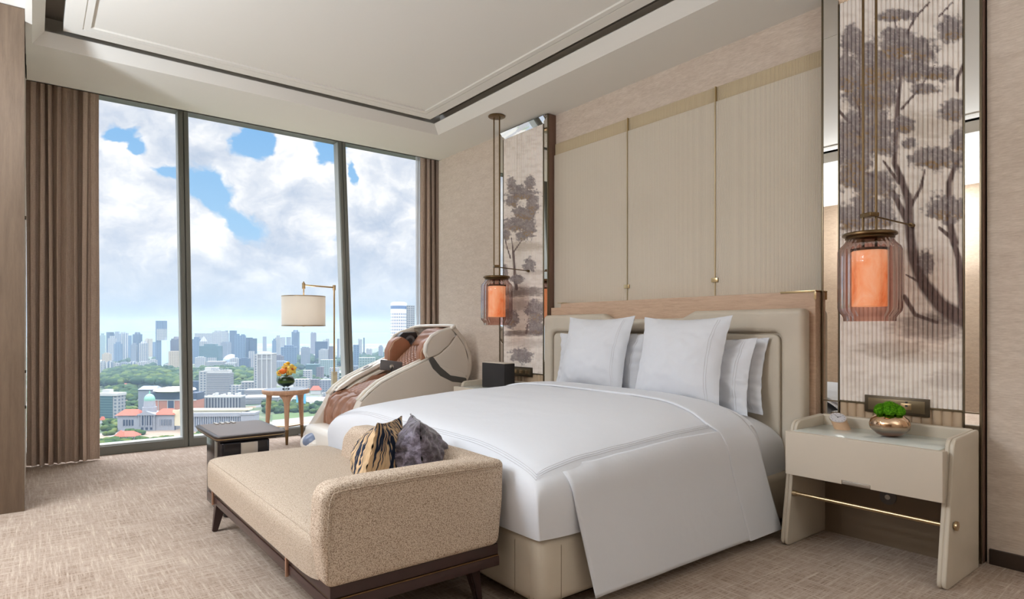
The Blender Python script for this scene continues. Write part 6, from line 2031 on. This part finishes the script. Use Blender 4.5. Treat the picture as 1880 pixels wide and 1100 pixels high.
# orange roofed houses and small roofs
for (a, b_, t0, bs, lab) in [(569, 589, 709, 724, 'white house with orange hipped roof right of the table'), (590, 606, 725, 734, 'low house with orange roof left of the massage chair foot'),
                             (420, 450, 679, 690, 'long red roofed house among the hill trees in the middle window'), (219, 234, 704, 714, 'small red roofed house among the trees in the left window'), (183, 192, 765, 778, 'small red roofed house at the left edge of the window')]:
    c, rz, k = site((a + b_) / 2, bs)
    w = (b_ - a) / 2
    g = thing('tiled_house', lab, 'building', c, rz + 0.1, 'houses with orange or red tiled roofs')
    m = MB(); m.box(-w * .88 * k, w * .88 * k, 0, w * k, 0, (bs - t0) * .55 * k); part('white_walls', m, CW, g, 0)
    m = MB(); hip(m, -w * k, w * k, -1 * k, w * 1.1 * k, (bs - t0) * .5 * k, (bs - t0) * k, w * .5 * k); part('tiled_roof', m, CRED, g, 0)
# blue wrapped tower and near cream roof
tower(543, 562, 722, 748, plain('blue_tarpaulin', (84, 162, 214), 0.6), 'bright blue wrapped block behind the round table leg', off=0.3, name='wrapped_building')
c, rz, k = site(585, 812)
m = MB(); m.sphere((0, 10, 0), 32 * k, 3, (1.3, 0.8, 0.55))
for v in m.bm.verts: v.co.z = max(v.co.z, 0)
o = part('curved_roof', m, CCRM, None, 60); o.location = c; o.rotation_euler = (0, 0, rz); tag(o, 'pale cream curved roof at the bottom of the middle window', 'building')
c, rz, k = site(606, 738)
m = MB(); m.box(-42 * k, 26 * k, 0, 10 * k, 0, 8 * k)
o = part('long_shed', m, plain('long_pale_wall', (206, 200, 196), 0.8), None, 0); o.location = c; o.rotation_euler = (0, 0, rz + 0.1); tag(o, 'long pale low shed above the park trees behind the bed corner', 'building')
# round hotel tower
c, rz, k = site(732, 774)
g = thing('round_hotel_tower', 'tall white round-fronted hotel tower at the right end of the window', 'building', c, rz)
H = (774 - 556) * k
def facet_cyl(m, cx_, cy_, r, z0, z1, n=40):
    b = bmesh.new()
    lo = [b.verts.new((cx_ + r * math.cos(2 * PI * i / n), cy_ + r * math.sin(2 * PI * i / n), z0)) for i in range(n)]
    hi = [b.verts.new((v.co.x, v.co.y, z1)) for v in lo]
    for i in range(n): b.faces.new((lo[i], lo[(i + 1) % n], hi[(i + 1) % n], hi[i]))
    b.faces.new(hi); m.merge(b)
SW, t, b = M0('round_tower_grid', (224, 227, 231), 0.5)
x, y, z = t.sep(obj_co(t))
def swm(cxm, cym):
    an = t.math('ARCTAN2', t.math('SUBTRACT', y, cym), t.math('SUBTRACT', x, cxm))
    return t.math('LESS_THAN', t.math('FRACT', t.math('MULTIPLY', an, 28 / (2 * PI))), 0.55)
mk = t.math('MULTIPLY', swm(-3.0 * k, 17 * k), t.math('LESS_THAN', t.math('FRACT', t.math('DIVIDE', z, 6.2)), 0.62))
mk = t.math('MULTIPLY', mk, t.math('LESS_THAN', z, H - 17 * k))
t.l.new(t.mix(mk, rgba((224, 227, 231)), rgba((92, 106, 136))), b.inputs['Base Color'])
m = MB(); facet_cyl(m, -3.0 * k, 17 * k, 15.0 * k, 0, H); part('round_shaft', m, SW, g, 30)
m = MB(); facet_cyl(m, -3.0 * k, 17 * k, 15.15 * k, H - 11 * k, H - 5 * k); part('blue_window_band', m, plain('band_blue_glass', (104, 124, 156), 0.3), g, 30)
m = MB(); m.lathe([(0, H), (13 * k, H), (13.5 * k, H + 0.8 * k), (10 * k, H + 2 * k), (0, H + 2.6 * k)], -3.0 * k, 17 * k, 32); part('roof_cap', m, CW, g, 60)
m = MB(); facet_cyl(m, 15.5 * k, 24 * k, 10.5 * k, 0, H - 4 * k, 24); part('side_shaft', m, F_['swi'], g, 30)

# far hills
def ridge(pts, v0, d, mat, lab, nm):
    m = MB(); b = bmesh.new()
    sx, cx_ = math.sin(YAW), math.cos(YAW)
    rows = []
    for (u, v) in pts:
        rows.append((u, v))
    N_ = 160; us = np.linspace(pts[0][0], pts[-1][0], N_)
    vs_ = np.interp(us, [p_[0] for p_ in pts], [p_[1] for p_ in pts])
    prev = None
    for i in range(N_):
        col_ = []
        for j, (dd, f) in enumerate(((0, 0.0), (500, 0.55), (1000, 0.85), (1500, 1.0), (2300, 0.7), (3300, 0.0))):
            D_ = d + dd; l = (us[i] - 940) / FPX * D_
            ht = (606 - vs_[i]) / FPX * (d + 1500) + CAMH
            z = GZ + (ht - GZ) * f + (12 * mnoise.noise(Vector((us[i] * 0.06, j, 1))) if 0 < f else 0)
            col_.append(b.verts.new((sx * D_ + cx_ * l, cx_ * D_ - sx * l, z)))
        if prev:
            for j in range(5): b.faces.new((prev[j], col_[j], col_[j + 1], prev[j + 1]))
        prev = col_
    m.merge(b)
    o = part(nm, m, mat, None, 60); o['kind'] = 'structure'
    return o
HILL = plain('hill_green', (60, 78, 58), 0.95, var=0.2, scale=0.004)
ridge([(60, 613), (180, 612), (300, 611), (352, 608), (385, 603.5), (415, 601), (430, 601.5), (462, 604), (500, 609), (560, 611), (640, 611), (700, 610), (800, 612), (1100, 612)], 0, 8200, HILL, '', 'hills_far')
# ground
m = MB()
b = bmesh.new(); quad(b, (-6000, 60, GZ - 0.5), (16000, 60, GZ - 0.5), (16000, 20000, GZ - 0.5), (-6000, 20000, GZ - 0.5)); m.merge(b)
GR, t, b = M0('town_ground', (120, 130, 110), 0.95)
co = geo_co(t)
n1_ = t.noise(co, scale=0.0045, detail=5); n2_ = t.noise(co, scale=0.03, detail=5, rough=0.7)
vr = t.node('ShaderNodeTexVoronoi'); t.put(vr.inputs['Vector'], co); vr.inputs['Scale'].default_value = 0.035
bl = t.ramp(t.sep(vr.outputs['Color'])[0], [(0.0, rgba((92, 90, 88))), (0.3, rgba((112, 110, 106))), (0.5, rgba((80, 90, 70))), (0.65, rgba((122, 118, 110))), (0.85, rgba((90, 95, 102))), (0.95, rgba((150, 104, 86)))], 'CONSTANT')
gg = t.ramp(n2_, [(0.35, rgba((44, 62, 36))), (0.55, rgba((56, 72, 38))), (0.72, rgba((110, 104, 88)))])
t.l.new(t.mix(t.maprange(n1_, 0.46, 0.52), bl, gg), b.inputs['Base Color'])
struct('ground_town', m, GR)
# roads and lawns near the bottom of the view
def strip(pts, mat, nm, z=0.2):
    m = MB(); b = bmesh.new()
    vs2 = [b.verts.new(Vector((site(u, v)[0].x, site(u, v)[0].y, GZ + z))) for u, v in pts]
    b.faces.new(vs2); m.merge(b)
    o = part(nm, m, mat, None, 0); o['kind'] = 'structure'
ASPH = plain('pale_road', (120, 116, 112), 0.9); LAWN = plain('lawn_green', (62, 82, 38), 0.95, var=0.15, scale=0.05); SAND = plain('sandy_ground', (126, 110, 94), 0.95, var=0.1, scale=0.05)
strip([(180, 800), (340, 786), (480, 782), (480, 800), (340, 808), (180, 832)], SAND, 'ground_forecourt', 0.15)
strip([(500, 772), (600, 762), (600, 770), (500, 782)], ASPH, 'ground_road', 0.4)
strip([(500, 760), (600, 752), (600, 762), (500, 772)], LAWN, 'ground_lawn', 0.3)
strip([(500, 782), (600, 770), (600, 778), (500, 792)], SAND, 'ground_sand', 0.35)
strip([(498, 792), (600, 778), (600, 800), (498, 815)], LAWN, 'ground_park', 0.3)
strip([(183, 812), (250, 775), (262, 776), (205, 818)], ASPH, 'ground_lane', 0.45)

# trees : countless crowns as soft masses
def canopy(nm, zones, seed, lab, cols):
    rnd = random.Random(seed)
    m = MB(); b = m.bm
    base = bmesh.new(); bmesh.ops.create_icosphere(base, subdivisions=2, radius=1.0)
    bv = np.array([v.co[:] for v in base.verts]); bf = [[v.index for v in f.verts] for f in base.faces]; base.free()
    V_ = []; Fc = []; cl = []
    for (u0, u1, v0, v1, n_, r0, r1, hill) in zones:
        for i in range(n_):
            u = u0 + (u1 - u0) * rnd.random(); v = v0 + (v1 - v0) * rnd.random()
            c = site(u, v)[0]
            r = r0 + (r1 - r0) * rnd.random()
            hz = hill * math.sin(PI * (u - u0) / (u1 - u0)) ** 0.5
            jit = np.array([1 + 0.35 * mnoise.noise(Vector(q) * 1.7 + Vector((i * 3.1, seed, u))) for q in bv])
            pts = bv * jit[:, None] * np.array([r * (0.9 + 0.4 * rnd.random()), r * (0.9 + 0.4 * rnd.random()), r * 0.75]) + np.array([c.x, c.y, GZ + r * 0.7 + hz])
            o_ = len(V_)
            V_.extend(pts.tolist()); Fc.extend([[x + o_ for x in f] for f in bf])
            cl.extend([rnd.random()] * len(pts))
    me = bpy.data.meshes.new(nm); me.from_pydata(V_, [], Fc); me.update()
    a = me.color_attributes.new('tone', 'FLOAT_COLOR', 'POINT')
    a.data.foreach_set('color', np.repeat(np.array(cl), 4).astype(np.float32))
    mt, t, b_ = M0(nm + '_leaves', (70, 100, 50), 0.9, spec=0.1)
    at = t.node('ShaderNodeAttribute', attribute_name='tone')
    n = t.noise(geo_co(t), scale=0.25, detail=4, rough=0.7)
    s = t.math('ADD', t.math('MULTIPLY', t.sep(at.outputs['Color'])[0], 0.7), t.math('MULTIPLY', n, 0.5))
    t.l.new(t.ramp(s, [(0.2, rgba(cols[0])), (0.6, rgba(cols[1])), (0.95, rgba(cols[2]))]), b_.inputs['Base Color'])
    me.materials.append(mt); smooth(me, 180)
    o = bpy.data.objects.new(nm, me); COL.objects.link(o)
    tag(o, lab, 'trees', None, 'stuff')
GC = ((20, 36, 18), (38, 58, 28), (74, 86, 38))
canopy('hill_trees', [(183, 336, 684, 716, 420, 10, 16, 16), (196, 250, 714, 740, 70, 7, 12, 4), (352, 468, 684, 704, 240, 9, 15, 14), (420, 466, 700, 716, 60, 7, 11, 4), (350, 366, 690, 724, 30, 8, 12, 4)], 3, 'dense green trees covering the hill behind the courthouse', GC)
canopy('park_trees', [(500, 560, 672, 706, 120, 9, 15, 6), (548, 640, 690, 716, 40, 6, 9, 0), (486, 600, 742, 760, 110, 5, 9, 0), (618, 640, 690, 712, 16, 6, 9, 0)], 5, 'green park trees right of the pale grey tower', GC)
canopy('far_trees', [(190, 330, 664, 676, 60, 12, 18, 4), (500, 640, 662, 674, 110, 16, 24, 10), (640, 715, 656, 672, 90, 16, 26, 8)], 7, 'hazy far trees between the skyline buildings', ((24, 40, 26), (34, 52, 34), (46, 64, 42)))
canopy('street_trees', [(183, 345, 812, 834, 130, 5, 8, 0), (232, 262, 792, 800, 14, 4, 6, 0), (192, 216, 776, 800, 26, 4, 7, 0), (280, 320, 806, 816, 14, 4, 6, 0), (350, 380, 800, 812, 12, 5, 8, 0), (508, 600, 792, 800, 26, 3, 5, 0), (224, 252, 742, 766, 24, 5, 8, 0)], 9, 'green street trees close below the window', ((26, 44, 18), (48, 68, 28), (82, 90, 42)))

# moist haze over the town
HZ = bpy.data.materials.new('town_haze'); HZ.use_nodes = True
t = NT(HZ.node_tree); t.n.clear()
vsn = t.node('ShaderNodeVolumeScatter'); vsn.inputs['Color'].default_value = (0.19, 0.26, 0.34, 1); vsn.inputs['Density'].default_value = 0.00019; vsn.inputs['Anisotropy'].default_value = 0.2
out = t.node('ShaderNodeOutputMaterial'); t.l.new(vsn.outputs[0], out.inputs['Volume'])
m = MB(); m.box(-6000, 16000, 250, 8300, GZ - 2, 110)
hz = part('haze', m, HZ, None, 0)
tag(hz, 'blue moist haze lying over the distant town', 'haze', None, 'stuff')
